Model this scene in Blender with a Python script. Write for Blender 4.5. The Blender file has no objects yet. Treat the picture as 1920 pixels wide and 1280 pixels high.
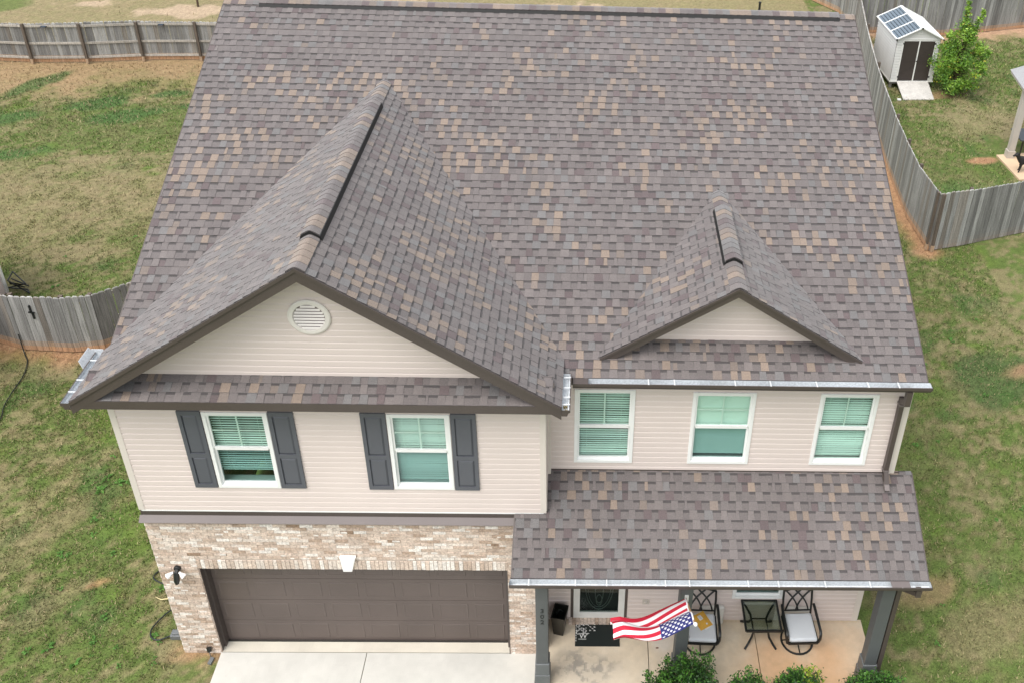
import bpy, math, random
import numpy as np
from mathutils import Vector, Matrix

sc = bpy.context.scene
COL = sc.collection

# ---------------------------------------------------------------- camera
CAM = dict(x=6.661, y=-10.129, z=15.13, yaw=2.084, pitch=-30.294, roll=2.155, f=1786.613, px=198.204, py=-281.906)
cam_d = bpy.data.cameras.new('camera'); cam = bpy.data.objects.new('camera', cam_d); COL.objects.link(cam)
_y, _p, _r = (math.radians(CAM[k]) for k in ('yaw', 'pitch', 'roll'))
fwd = Vector((math.sin(_y)*math.cos(_p), math.cos(_y)*math.cos(_p), math.sin(_p)))
rt = Vector((math.cos(_y), -math.sin(_y), 0)); up = rt.cross(fwd)
r2 = rt*math.cos(_r) + up*math.sin(_r); u2 = -rt*math.sin(_r) + up*math.cos(_r)
M4 = Matrix(((r2.x, u2.x, -fwd.x, CAM['x']), (r2.y, u2.y, -fwd.y, CAM['y']), (r2.z, u2.z, -fwd.z, CAM['z']), (0, 0, 0, 1)))
cam.matrix_world = M4
cam_d.sensor_width = 36.0; cam_d.sensor_fit = 'HORIZONTAL'
cam_d.lens = CAM['f']/1920*36.0
cam_d.shift_x = -CAM['px']/1920; cam_d.shift_y = CAM['py']/1920
cam_d.clip_start = 0.1; cam_d.clip_end = 1000
sc.camera = cam

# ---------------------------------------------------------------- light
SUN_EL, SUN_AZ = math.radians(62), math.radians(-135)       # azimuth from +Y towards +X
w = bpy.data.worlds.new('World'); sc.world = w; w.use_nodes = True
nt = w.node_tree; nt.nodes.clear()
sky = nt.nodes.new('ShaderNodeTexSky'); sky.sky_type = 'NISHITA'; sky.sun_disc = False
sky.sun_elevation = SUN_EL; sky.sun_rotation = SUN_AZ; sky.air_density = 1.6; sky.dust_density = 4.0; sky.ozone_density = 0.6
hsv = nt.nodes.new('ShaderNodeHueSaturation'); hsv.inputs['Saturation'].default_value = 0.32
bg = nt.nodes.new('ShaderNodeBackground'); bg.inputs['Strength'].default_value = 0.15
wo = nt.nodes.new('ShaderNodeOutputWorld')
nt.links.new(sky.outputs[0], hsv.inputs['Color']); nt.links.new(hsv.outputs[0], bg.inputs[0]); nt.links.new(bg.outputs[0], wo.inputs[0])
sl = bpy.data.lights.new('sun', 'SUN'); sl.energy = 1.1; sl.angle = math.radians(40); sl.color = (1.0, 0.97, 0.93)
so = bpy.data.objects.new('sun', sl); COL.objects.link(so)
sdir = Vector((math.sin(SUN_AZ)*math.cos(SUN_EL), math.cos(SUN_AZ)*math.cos(SUN_EL), math.sin(SUN_EL)))
so.rotation_euler = sdir.to_track_quat('Z', 'Y').to_euler()
sc.view_settings.view_transform = 'Standard'; sc.view_settings.look = 'None'
sc.view_settings.exposure = 0.66; sc.view_settings.gamma = 1.0
try: sc.cycles.max_bounces = 8; sc.cycles.transparent_max_bounces = 12
except Exception: pass

# ---------------------------------------------------------------- noise in numpy
def vnoise(x, y, seed):
    xi = np.floor(x).astype(np.int64); yi = np.floor(y).astype(np.int64)
    fx = x-xi; fy = y-yi; fx = fx*fx*(3-2*fx); fy = fy*fy*(3-2*fy)
    def h(a, b):
        n = (a*374761393 + b*668265263 + seed*974711) & 0xffffffff
        n = ((n ^ (n >> 13))*1274126177) & 0xffffffff
        return ((n ^ (n >> 16)) & 0xffff)/65535.0
    return (h(xi, yi)*(1-fx)+h(xi+1, yi)*fx)*(1-fy)+(h(xi, yi+1)*(1-fx)+h(xi+1, yi+1)*fx)*fy
def fbm(x, y, scale, seed, oct=4):
    x = np.asarray(x, float)/scale; y = np.asarray(y, float)/scale
    s = 0; a = 1; t = 0
    for o in range(oct):
        s = s + a*vnoise(x+o*17.3, y-o*9.1, seed+o); t += a; a *= .55; x = x*2.03; y = y*2.03
    return s/t
def sstep(a, b, x): t = np.clip((x-a)/(b-a), 0, 1); return t*t*(3-2*t)

# ---------------------------------------------------------------- materials
MATS = {}
def material(name, base=(.5, .5, .5), rough=.8, attr=False, fine=(0, 0), big=(0, 0), grain=None, bump=0, bscale=200, metal=0, spec=.5, sat=None):
    """attr: base colour from the mesh's own colour; fine/big = (scale, amount); grain = (sx, sy, sz, amount)"""
    m = bpy.data.materials.new(name); m.use_nodes = True; n = m.node_tree.nodes; l = m.node_tree.links
    p = n['Principled BSDF']; p.inputs['Roughness'].default_value = rough; p.inputs['Metallic'].default_value = metal; p.inputs['Sheen Weight'].default_value = .35 if name == 'asphalt_shingle' else 0
    p.inputs['Specular IOR Level'].default_value = spec
    tc = n.new('ShaderNodeTexCoord')
    if attr:
        a = n.new('ShaderNodeVertexColor'); a.layer_name = 'Col'; c = a.outputs[0]
    else:
        a = n.new('ShaderNodeRGB'); a.outputs[0].default_value = (*base, 1); c = a.outputs[0]
    def mul(c, fac, lo, hi):
        r = n.new('ShaderNodeMapRange'); r.inputs['From Min'].default_value = .25; r.inputs['From Max'].default_value = .75
        r.inputs['To Min'].default_value = lo; r.inputs['To Max'].default_value = hi; l.new(fac, r.inputs['Value'])
        v = n.new('ShaderNodeVectorMath'); v.operation = 'SCALE'; l.new(c, v.inputs[0]); l.new(r.outputs[0], v.inputs['Scale'])
        return v.outputs[0]
    def noise(scale, detail=3, mapping=None):
        t = n.new('ShaderNodeTexNoise'); t.inputs['Scale'].default_value = scale; t.inputs['Detail'].default_value = detail
        if mapping:
            mp = n.new('ShaderNodeMapping'); mp.inputs['Scale'].default_value = mapping; l.new(tc.outputs['Object'], mp.inputs[0]); l.new(mp.outputs[0], t.inputs['Vector'])
        else: l.new(tc.outputs['Object'], t.inputs['Vector'])
        return t.outputs['Fac']
    if fine[1]: c = mul(c, noise(fine[0], 2), 1-fine[1], 1+fine[1])
    if big[1]: c = mul(c, noise(big[0], 4), 1-big[1], 1+big[1])
    if grain: c = mul(c, noise(1.0, 4, grain[:3]), 1-grain[3], 1+grain[3])
    l.new(c, p.inputs['Base Color'])
    if bump:
        b = n.new('ShaderNodeBump'); b.inputs['Strength'].default_value = bump; b.inputs['Distance'].default_value = .004
        l.new(noise(bscale, 3), b.inputs['Height']); l.new(b.outputs[0], p.inputs['Normal'])
    MATS[name] = m; return m
def glass_mat(name, tint, refl=.12):
    m = bpy.data.materials.new(name); m.use_nodes = True; n = m.node_tree.nodes; l = m.node_tree.links; n.clear()
    o = n.new('ShaderNodeOutputMaterial'); mx = n.new('ShaderNodeMixShader'); t = n.new('ShaderNodeBsdfTransparent'); g = n.new('ShaderNodeBsdfGlossy')
    t.inputs[0].default_value = (*tint, 1); g.inputs['Roughness'].default_value = .06
    fr = n.new('ShaderNodeLayerWeight'); pw = n.new('ShaderNodeMath'); pw.operation = 'POWER'; pw.inputs[1].default_value = 4.0; l.new(fr.outputs['Facing'], pw.inputs[0])
    ad = n.new('ShaderNodeMath'); ad.operation = 'MULTIPLY_ADD'; ad.inputs[1].default_value = .5; ad.inputs[2].default_value = refl*.7
    l.new(pw.outputs[0], ad.inputs[0]); l.new(ad.outputs[0], mx.inputs[0]); l.new(t.outputs[0], mx.inputs[1]); l.new(g.outputs[0], mx.inputs[2]); l.new(mx.outputs[0], o.inputs[0])
    MATS[name] = m; return m
def leaf_mat(name, rough=.5):
    m = bpy.data.materials.new(name); m.use_nodes = True; n = m.node_tree.nodes; l = m.node_tree.links
    p = n['Principled BSDF']; p.inputs['Roughness'].default_value = rough
    a = n.new('ShaderNodeVertexColor'); a.layer_name = 'Col'; l.new(a.outputs[0], p.inputs['Base Color'])
    t = n.new('ShaderNodeBsdfTranslucent'); l.new(a.outputs[0], t.inputs[0])
    mx = n.new('ShaderNodeMixShader'); mx.inputs[0].default_value = .3
    l.new(p.outputs[0], mx.inputs[1]); l.new(t.outputs[0], mx.inputs[2]); l.new(mx.outputs[0], n['Material Output'].inputs[0])
    MATS[name] = m; return m

shingle_m = material('asphalt_shingle', attr=True, rough=.82, fine=(120, .40), big=(1.3, .08), bump=.5, bscale=260, spec=.6)
siding_m = material('vinyl_siding', (.70, .610, .574), .5, fine=(60, .02), big=(.7, .045))
trimcream_m = material('cream_trim', (.70, .64, .585), .5, big=(3, .04))
white_m = material('white_vinyl', (.86, .87, .86), .4, big=(4, .03))
whitey_m = material('white_painted', (.74, .74, .71), .5, big=(5, .06))
brown_m = material('brown_trim', (.078, .062, .056), .45, fine=(40, .08), big=(2, .08))
brown2_m = material('brown_flashing', (.17, .145, .14), .5, big=(2, .06))
slate_m = material('slate_shutter', (.098, .104, .122), .55, fine=(80, .06), big=(3, .05))
post_m = material('grey_post', (.105, .112, .115), .5, big=(3, .07), fine=(80, .04))
post2_m = material('grey_post_base', (.14, .15, .155), .5, big=(3, .07))
door_m = material('garage_door', (.110, .086, .077), .5, fine=(120, .07), big=(1.2, .12))
alu_m = material('gutter_lining', (.60, .63, .655), .5, fine=(34, .17), big=(2.1, .16))
hang_m = material('hanger_alu', (.62, .64, .65), .5)
black_m = material('black_metal', (.012, .014, .014), .38)
blackp_m = material('black_plastic', (.010, .010, .010), .6)
mortar_m = material('mortar', (.50, .42, .36), .9, fine=(90, .1))
brick_m = material('brick_face', attr=True, rough=.85, fine=(34, .30), big=(9, .10), bump=.8, bscale=70)
conc_m = material('concrete', attr=True, rough=.85, fine=(150, .06), big=(1.3, .05), bump=.3, bscale=200)
groundm = None
wood_m = material('weathered_wood', attr=True, rough=.85, fine=(45, .18), grain=(60, 60, 1.6, .5), bump=.4, bscale=60)
blind_m = material('blind_slat', (.80, .90, .85), .5)
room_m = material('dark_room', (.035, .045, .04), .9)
shade_m = material('roller_shade', (.82, .91, .87), .7)
glass_t = glass_mat('teal_glass', (.77, .92, .86), .11)
glass_s = glass_mat('screened_glass', (.50, .66, .64), .09)
glass_d = glass_mat('smoked_glass', (.60, .66, .64), .06)
table_gm = glass_mat('table_glass', (.72, .79, .74), .16)
cush_m = material('cushion_fabric', (.64, .67, .70), .9, fine=(220, .05), big=(4, .05))
cush2_m = material('pale_cushion', (.70, .68, .63), .9, big=(4, .05))
yellow_m = material('yellow_paper', (.72, .40, .055), .6, big=(9, .12))
paper_m = material('paper', (.8, .8, .78), .7)
flag_m = material('flag_cloth', attr=True, rough=.75)
leaf_m = leaf_mat('leaves'); grass_m = leaf_mat('grass_blades', .7)
bark_m = material('bark', (.09, .06, .04), .9, fine=(30, .3))
rubber_m = material('hose_rubber', (.012, .017, .016), .5)
fur_m = material('dark_fur', (.018, .016, .016), .7, fine=(60, .3))
dirtw_m = material('dirty_plywood', (.52, .50, .47), .85, fine=(20, .12), big=(3, .18))
shedw_m = material('shed_panel', (.66, .66, .64), .5, big=(3, .05))
shedr_m = material('tinted_roof_panel', (.13, .17, .21), .12, spec=.9)
shedglare_m = material('glare_roof_panel', (.42, .47, .50), .25, spec=.8)  # same tinted panel, glare on the right slope painted in as a paler colour
shedd_m = material('shed_door_brown', (.042, .032, .028), .6, big=(4, .1))
tan_m = material('tan_column', (.50, .46, .41), .6, big=(2, .05))
seal_m = material('expansion_joint', (.035, .032, .028), .9)

# ---------------------------------------------------------------- mesh builder
class MB:
    def __init__(s): s.v = []; s.f = []; s.c = []; s.mi = []
    def poly(s, pts, col=(1, 1, 1)):
        i = len(s.v); s.v += [tuple(p) for p in pts]; s.f.append(tuple(range(i, i+len(pts)))); s.c.append(col)
    def box(s, a, b, col=(1, 1, 1)):
        x0, y0, z0 = a; x1, y1, z1 = b
        s.hexa([(x0, y0, z0), (x1, y0, z0), (x1, y1, z0), (x0, y1, z0), (x0, y0, z1), (x1, y0, z1), (x1, y1, z1), (x0, y1, z1)], col)
    def hexa(s, p, col=(1, 1, 1)):
        i = len(s.v); s.v += [tuple(q) for q in p]
        for f in ((0, 3, 2, 1), (4, 5, 6, 7), (0, 1, 5, 4), (1, 2, 6, 5), (2, 3, 7, 6), (3, 0, 4, 7)):
            s.f.append(tuple(i+k for k in f)); s.c.append(col)
    def beam(s, a, b, w, h, upv=(0, 0, 1), col=(1, 1, 1)):
        a = Vector(a); b = Vector(b); d = (b-a).normalized(); u = Vector(upv); r = d.cross(u).normalized(); u = r.cross(d)
        r = r*w/2; u = u*h/2
        s.hexa([a-r-u, a+r-u, b+r-u, b-r-u, a-r+u, a+r+u, b+r+u, b-r+u], col)
    def prism(s, poly, ext, col=(1, 1, 1)):
        n = len(poly); i = len(s.v); e = Vector(ext)
        s.v += [tuple(p) for p in poly]+[tuple(Vector(p)+e) for p in poly]
        s.f.append(tuple(i+k for k in range(n))[::-1]); s.f.append(tuple(i+n+k for k in range(n))); s.c += [col, col]
        for k in range(n): s.f.append((i+k, i+(k+1) % n, i+n+(k+1) % n, i+n+k)); s.c.append(col)
    def tube(s, pts, r, n=8, col=(1, 1, 1), closed=False):
        P = [Vector(p) for p in pts]; m = len(P); rr = r if isinstance(r, (list, tuple)) else [r]*m; i0 = len(s.v); pu = None
        for k, p in enumerate(P):
            if closed: d = P[(k+1) % m]-P[k-1]
            else: d = P[min(k+1, m-1)]-P[max(k-1, 0)]
            d.normalize()
            if pu is None: pu = Vector((0, 0, 1)) if abs(d.z) < .9 else Vector((1, 0, 0))
            a = d.cross(pu).normalized(); b = a.cross(d); pu = b
            for j in range(n):
                t = 2*math.pi*j/n; s.v.append(tuple(p+(a*math.cos(t)+b*math.sin(t))*rr[k]))
        for k in range(m if closed else m-1):
            k2 = (k+1) % m
            for j in range(n):
                s.f.append((i0+k*n+j, i0+k*n+(j+1) % n, i0+k2*n+(j+1) % n, i0+k2*n+j)); s.c.append(col)
        if not closed:
            s.f.append(tuple(i0+j for j in range(n))); s.f.append(tuple(i0+(m-1)*n+j for j in range(n))[::-1]); s.c += [col, col]
    def lathe(s, prof, c=(0, 0, 0), axis=(0, 0, 1), n=20, col=(1, 1, 1)):
        ax = Vector(axis).normalized(); a = ax.orthogonal().normalized(); b = ax.cross(a); c = Vector(c); i0 = len(s.v)
        for (r, h) in prof:
            for j in range(n):
                t = 2*math.pi*j/n; s.v.append(tuple(c+ax*h+(a*math.cos(t)+b*math.sin(t))*r))
        for k in range(len(prof)-1):
            for j in range(n): s.f.append((i0+k*n+j, i0+k*n+(j+1) % n, i0+(k+1)*n+(j+1) % n, i0+(k+1)*n+j)); s.c.append(col)
        s.f.append(tuple(i0+j for j in range(n))[::-1]); s.f.append(tuple(i0+(len(prof)-1)*n+j for j in range(n))); s.c += [col, col]
    def build(s, name, mat, parent=None, smooth=False, local=False, bevel=0):
        me = bpy.data.meshes.new(name); o = bpy.data.objects.new(name, me); COL.objects.link(o)
        off = Vector((0, 0, 0))
        if parent is not None:
            o.parent = parent
            if not local:
                q = parent
                while q: off += q.location; q = q.parent
        me.from_pydata([tuple(Vector(p)-off) for p in s.v] if off.length else s.v, [], s.f)
        me.materials.append(mat)
        ca = me.color_attributes.new('Col', 'FLOAT_COLOR', 'CORNER')
        cols = np.array(s.c, dtype=np.float32)
        if len(cols):
            n = np.array([len(f) for f in s.f]); arr = np.ones((int(n.sum()), 4), np.float32); arr[:, :3] = np.repeat(cols, n, axis=0)
            ca.data.foreach_set('color', arr.ravel())
        if smooth:
            me.polygons.foreach_set('use_smooth', [True]*len(me.polygons))
            me.set_sharp_from_angle(angle=math.radians(40))
        if bevel:
            b = o.modifiers.new('bevel', 'BEVEL'); b.width = bevel; b.segments = 2; b.limit_method = 'ANGLE'
        return o
def tag(o, label=None, cat=None, group=None, kind=None):
    if label: o['label'] = label
    if cat: o['category'] = cat
    if group: o['group'] = group
    if kind: o['kind'] = kind
    return o
def empty(name, loc, rz=0):
    o = bpy.data.objects.new(name, None); COL.objects.link(o); o.location = loc; o.rotation_euler = (0, 0, rz); o.empty_display_size = .2
    return o
def children_of(o): return [c for c in bpy.data.objects if c.parent == o]
def copy_tree(o, parent=None):
    c = o.copy(); COL.objects.link(c); c.parent = parent
    for ch in children_of(o): copy_tree(ch, c)
    return c
def lerp(a, b, t): return tuple(a[i]+(b[i]-a[i])*t for i in range(len(a)))
def vary(c, rnd, a): k = 1+rnd.uniform(-a, a); return tuple(x*k for x in c)

# ================================================================ GROUND
GREEN = np.array((.098, .140, .036)); DGREEN = np.array((.045, .092, .026)); LIME = np.array((.125, .190, .034))
DRY = np.array((.235, .190, .108)); STRAW = np.array((.33, .275, .155)); CLAY = np.array((.36, .20, .115)); PCLAY = np.array((.50, .37, .275))
def blob(x, y, cx, cy, rx, ry, ang=0, seed=1, rag=.55):
    c, s = math.cos(math.radians(ang)), math.sin(math.radians(ang)); dx = x-cx; dy = y-cy
    u = (dx*c+dy*s)/rx; v = (-dx*s+dy*c)/ry
    d = np.sqrt(u*u+v*v)+(fbm(x, y, .7, seed)-.5)*rag*2
    return 1-sstep(.55, 1.1, d)
def segdist(x, y, pts):
    d = np.full(x.shape, 1e9)
    for (a, b) in zip(pts[:-1], pts[1:]):
        ax, ay = a; bx, by = b; L = (bx-ax)**2+(by-ay)**2
        t = np.clip(((x-ax)*(bx-ax)+(y-ay)*(by-ay))/L, 0, 1)
        d = np.minimum(d, np.hypot(x-ax-t*(bx-ax), y-ay-t*(by-ay)))
    return d
F_BACKL = [(-19.2, 24.9), (-17.1, 24.85), (-14.95, 24.75), (-12.92, 24.9), (-10.9, 25.25), (-8.72, 25.4), (-6.5, 25.5), (-4.3, 25.6), (-2.1, 25.7)]
F_FRONTL = [(-9.5, 8.7), (-6.6, 7.74), (-5.4, 7.68), (-4.75, 7.8), (-3.9, 8.45), (-3.1, 9.2)]
F_RIGHTS = [(16.54, 12.64), (16.42, 14.42), (16.52, 16.03), (16.66, 17.8), (17.15, 22.2), (17.75, 26.2), (18.45, 30.2)]
F_RIGHTF = [(16.54, 12.64), (17.57, 12.93), (19.8, 13.74), (22.4, 14.5), (25, 15.3)]
F_BACKR = [(18.5, 30.2), (20.9, 30.3), (22.3, 30.05), (24.7, 30.75), (26.7, 31.4), (29, 32.1)]
F_FAR = [(18.45, 30.3), (18.35, 32.8), (17.2, 34.8), (16.0, 37)]
def mixc(c, t, col): t = t[..., None]; return c*(1-t)+col*t
def ground_col(x, y):
    x = np.asarray(x, float); y = np.asarray(y, float)
    n1 = fbm(x, y, 2.6, 11); n2 = fbm(x, y, .55, 31); n3 = fbm(x, y, .13, 57, 3); n4 = fbm(x+y*.35, y*2.2, 1.5, 77)
    g = np.clip(.5+(n1-.5)*1.7+(n2-.5)*1.5+(n3-.5)*2.2, 0, 1)
    c = mixc(np.broadcast_to(GREEN, x.shape+(3,)).copy(), sstep(.5, 1.0, 1-g)*.7, DRY)
    c = mixc(c, sstep(.60, .8, n2)*.45, LIME)
    c = mixc(c, sstep(.58, .82, n4)*.28, STRAW*.8); c = mixc(c, sstep(.5, .75, fbm(x, y, .17, 101, 3))*.38, np.array((.19, .140, .080)))
    c = mixc(c, sstep(.60, .78, fbm(x, y, .8, 91))*.5, DGREEN*1.2)
    # left back lawn: dry centre, greener below the clay
    c = mixc(c, blob(x, y, -9.2, 14.2, 5.6, 3.4, 10, 3)*.62, DRY*1.0)
    c = mixc(c, blob(x, y, -8.6, 19.5, 5.5, 2.0, 0, 4)*.55, GREEN*.95)
    bl = (x < 3) & (y > 16)
    clayn = 1-sstep(1.0, 3.9, segdist(x, y, F_BACKL)+(n2-.5)*2.4+(n1-.5)*2.4)
    c = mixc(c, np.where(bl & (y < 25.7), clayn, 0)*.85, CLAY*.45+DRY*.62)
    for (a, b, rx, ry, an) in ((-14.0, 22.6, .55, 1.6, -28), (-10.9, 21.3, 1.3, .5, 24), (-9.6, 20.2, 1.5, .55, 20), (-8.7, 22.2, .8, .35, 15), (-13.6, 19.8, 1.3, .6, 30), (-12.2, 17.2, 1.6, .5, 18), (-7.5, 21.2, .7, .3, 0)):
        c = mixc(c, blob(x, y, a, b, rx, ry, an, 7)*.8, DGREEN*1.35)
    # beyond the back fences: straw coloured
    far = sstep(25.6, 26.6, y+(n1-.5))*np.where(x < 17, 1, 0)
    c = mixc(c, far*.72, np.array((.27, .215, .125)))
    for (a, b, rx, ry) in ((-11.3, 31.0, 1.7, .9), (-15.8, 31.6, 1.3, .5), (5.8, 32.6, 1.6, .8), (-4, 33.5, 3, 1)):
        c = mixc(c, blob(x, y, a, b, rx, ry, 5, 9, 1.0)*.6, PCLAY)
    c = mixc(c, blob(x, y, -19.5, 31.2, 1.2, 1.6, 0, 5)*.8, GREEN)
    # left front lawn
    for (a, b, rx, ry, an) in ((-3.9, 3.5, .75, .16, 62), (-3.5, 2.4, 1.5, .35, 60), (-2.6, 1.0, .9, .3, 55), (-4.6, .9, .7, .4, 20), (-5.2, 7.1, 1.9, .5, 5), (-2.0, 5.3, .9, .4, 50), (-1.4, 4.3, .8, .35, 60)):
        c = mixc(c, blob(x, y, a, b, rx, ry, an, 13)*.48, DRY*1.25 if ry < .2 else DRY*.95)
    c = mixc(c, blob(x, y, -2.05, 1.35, .28, .12, 20, 15, 1.0)*.6, CLAY*1.05)
    c = mixc(c, blob(x, y, -3.3, 5.9, .9, 1.1, 30, 19)*.65, LIME*.8)
    c = mixc(c, blob(x, y, -1.3, 3.0, 1.2, 1.3, 60, 23)*.55, LIME*.85)
    c = mixc(c, (1-sstep(.05, .75, segdist(x, y, F_FRONTL)+(n2-.5)*.5))*np.where(y < 8.6, .8, 0), CLAY*.9)
    c = mixc(c, (1-sstep(.03, .30, np.hypot(np.maximum(np.maximum(-x, x-.6), 0), np.maximum(y+.02, 0)*.6+np.maximum(-y, 0))+(n3-.5)*.3))*np.where(y < .6, .6, 0), CLAY*.9)
    # right lawns
    c = mixc(c, blob(x, y, 16.6, 7.2, 1.5, 1.1, 10, 25)*.75, DGREEN*1.15)
    c = mixc(c, blob(x, y, 17.6, 7.55, 1.1, .35, 8, 27)*.9, CLAY*.5+DRY*.4)
    c = mixc(c, blob(x, y, 14.2, .6, 1.5, .6, 20, 28)*.6, DRY*.9)
    c = mixc(c, blob(x, y, 13.0, 1.2, .8, .35, 20, 29)*.6, CLAY*.4+DRY*.5)
    c = mixc(c, blob(x, y, 19.3, 17.2, 2.4, 1.7, 30, 33)*.45, GREEN*1.0)
    c = mixc(c, blob(x, y, 18.6, 15.6, 2.0, 1.0, 30, 34)*.55, DGREEN*1.5)
    c = mixc(c, blob(x, y, 20.15, 18.3, .62, .28, 15, 35)*.9, CLAY*.95)
    c = mixc(c, blob(x, y, 21.5, 21.5, 2.6, 1.5, 15, 36)*.6, STRAW*.75)
    c = mixc(c, (1-sstep(.15, 1.3, segdist(x, y, F_BACKR)+(n2-.5)*1.0))*np.where(y < 31.5, .9, 0), np.array(lerp(CLAY, PCLAY, .35))*1.05)
    c = mixc(c, (1-sstep(.12, .62, segdist(x, y, F_RIGHTS)+(n2-.5)*.45))*np.where(x < 18.6, .85, 0), CLAY)
    c = mixc(c, blob(x, y, 18.9, 28.2, 1.0, .9, 0, 38)*.7, PCLAY*.9)
    c = mixc(c, blob(x, y, 20.4, 23.6, .8, .5, 10, 39)*.7, CLAY*.6+DRY*.3)
    k = .80+.42*fbm(x, y, .07, 63, 2)
    return np.clip(c*k[..., None], 0, 1)

def build_ground():
    xs = np.concatenate([np.array([-220, -120, -60, -35, -26]), np.arange(-22, 30.01, .11), np.array([34, 45, 70, 130, 230])])
    ys = np.concatenate([np.array([-160, -80, -40, -20, -10, -5]), np.arange(-3, 38.01, .11), np.array([42, 55, 80, 140, 260])])
    X, Y = np.meshgrid(xs, ys); nx, ny = len(xs), len(ys)
    Zz = (fbm(X, Y, 1.2, 5)-.5)*.035-.012
    co = np.stack([X, Y, np.minimum(Zz, -.004)], -1).reshape(-1, 3)
    i = np.arange(nx*ny).reshape(ny, nx)
    q = np.stack([i[:-1, :-1], i[:-1, 1:], i[1:, 1:], i[1:, :-1]], -1).reshape(-1, 4)
    me = bpy.data.meshes.new('ground'); me.vertices.add(len(co)); me.vertices.foreach_set('co', co.ravel())
    me.loops.add(q.size); me.loops.foreach_set('vertex_index', q.ravel().astype(np.int32))
    me.polygons.add(len(q)); me.polygons.foreach_set('loop_start', np.arange(0, q.size, 4, dtype=np.int32)); me.update(calc_edges=True)
    ca = me.color_attributes.new('Col', 'FLOAT_COLOR', 'POINT'); a = np.ones((len(co), 4), np.float32); a[:, :3] = ground_col(X.ravel(), Y.ravel())
    ca.data.foreach_set('color', a.ravel())
    me.materials.append(material('lawn_soil', attr=True, rough=.95, fine=(40, .34), big=(8, .18), grain=(70, 26, 1, .26), bump=1.0, bscale=34, spec=.2))
    o = bpy.data.objects.new('ground', me); COL.objects.link(o); tag(o, kind='structure')
build_ground()

def visible_px(x, y, z=0):
    d = np.stack([x-CAM['x'], y-CAM['y'], np.full_like(x, z-CAM['z'])], -1)
    dz = d@np.array(fwd); return 960+CAM['px']+CAM['f']*(d@np.array(r2))/dz, 640+CAM['py']-CAM['f']*(d@np.array(u2))/dz
def build_grass(N=360000):
    rs = np.random.RandomState(4)
    # sample by area in picture-independent way: denser towards the house
    regs = [(-9, -.1, -3, 8.5, .36), (-14, -.5, 8.5, 16, .20), (-18, -2, 16, 25, .13), (11.9, 20, -3, 9, .20), (12.4, 18, 9, 14, .05), (16.8, 26, 13.4, 30, .12), (-19, 19, 26, 36, .02)]
    xs = []; ys = []
    for (a, b, c, d, k) in regs:
        n = int(N*k); xs.append(rs.uniform(a, b, n)); ys.append(rs.uniform(c, d, n))
    x = np.concatenate(xs); y = np.concatenate(ys)
    col = ground_col(x, y)
    green = (col[:, 1] > col[:, 0]*.93)
    keep = (rs.rand(len(x)) < np.where(green, 1, .22)) & ((fbm(x, y, .22, 71) > .40) | (rs.rand(len(x)) < .35))
    keep &= ~((x > .5) & (x < 12) & (y < 20) & (y > -8)) & ~((x > 20.7) & (y < 20.2) & (y > 16.5) & (x < 26))
    x = x[keep]; y = y[keep]; col = col[keep]; n = len(x)
    th = rs.uniform(0, 2*np.pi, n); far = 1+np.clip((y-8)/16, 0, 1)*.8
    wd = rs.uniform(.006, .013, n)*far; ln = rs.uniform(.03, .075, n)*far; le = rs.uniform(0, 2*np.pi, n); la = rs.uniform(.3, 1.0, n)*ln
    h = np.sqrt(np.maximum(ln**2-(la*.8)**2, .0001))
    co = np.zeros((n, 3, 3)); z0 = -.012
    co[:, 0] = np.stack([x-np.cos(th)*wd, y-np.sin(th)*wd, np.full(n, z0)], -1)
    co[:, 1] = np.stack([x+np.cos(th)*wd, y+np.sin(th)*wd, np.full(n, z0)], -1)
    co[:, 2] = np.stack([x+np.cos(le)*la, y+np.sin(le)*la, z0+h], -1)
    me = bpy.data.meshes.new('grass'); me.vertices.add(n*3); me.vertices.foreach_set('co', co.ravel())
    me.loops.add(n*3); me.loops.foreach_set('vertex_index', np.arange(n*3, dtype=np.int32))
    me.polygons.add(n); me.polygons.foreach_set('loop_start', np.arange(0, n*3, 3, dtype=np.int32)); me.update(calc_edges=True)
    k = rs.uniform(.7, 1.7, n)[:, None]; cc = col*k; t = (rs.rand(n) < .26)[:, None]; cc = np.where(t, STRAW*k, cc)
    ca = me.color_attributes.new('Col', 'FLOAT_COLOR', 'POINT'); a = np.ones((n*3, 4), np.float32); a[:, :3] = np.repeat(np.clip(cc, 0, 1), 3, axis=0)
    ca.data.foreach_set('color', a.ravel()); me.materials.append(grass_m)
    o = bpy.data.objects.new('grass', me); COL.objects.link(o); tag(o, kind='stuff')
build_grass()

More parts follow.
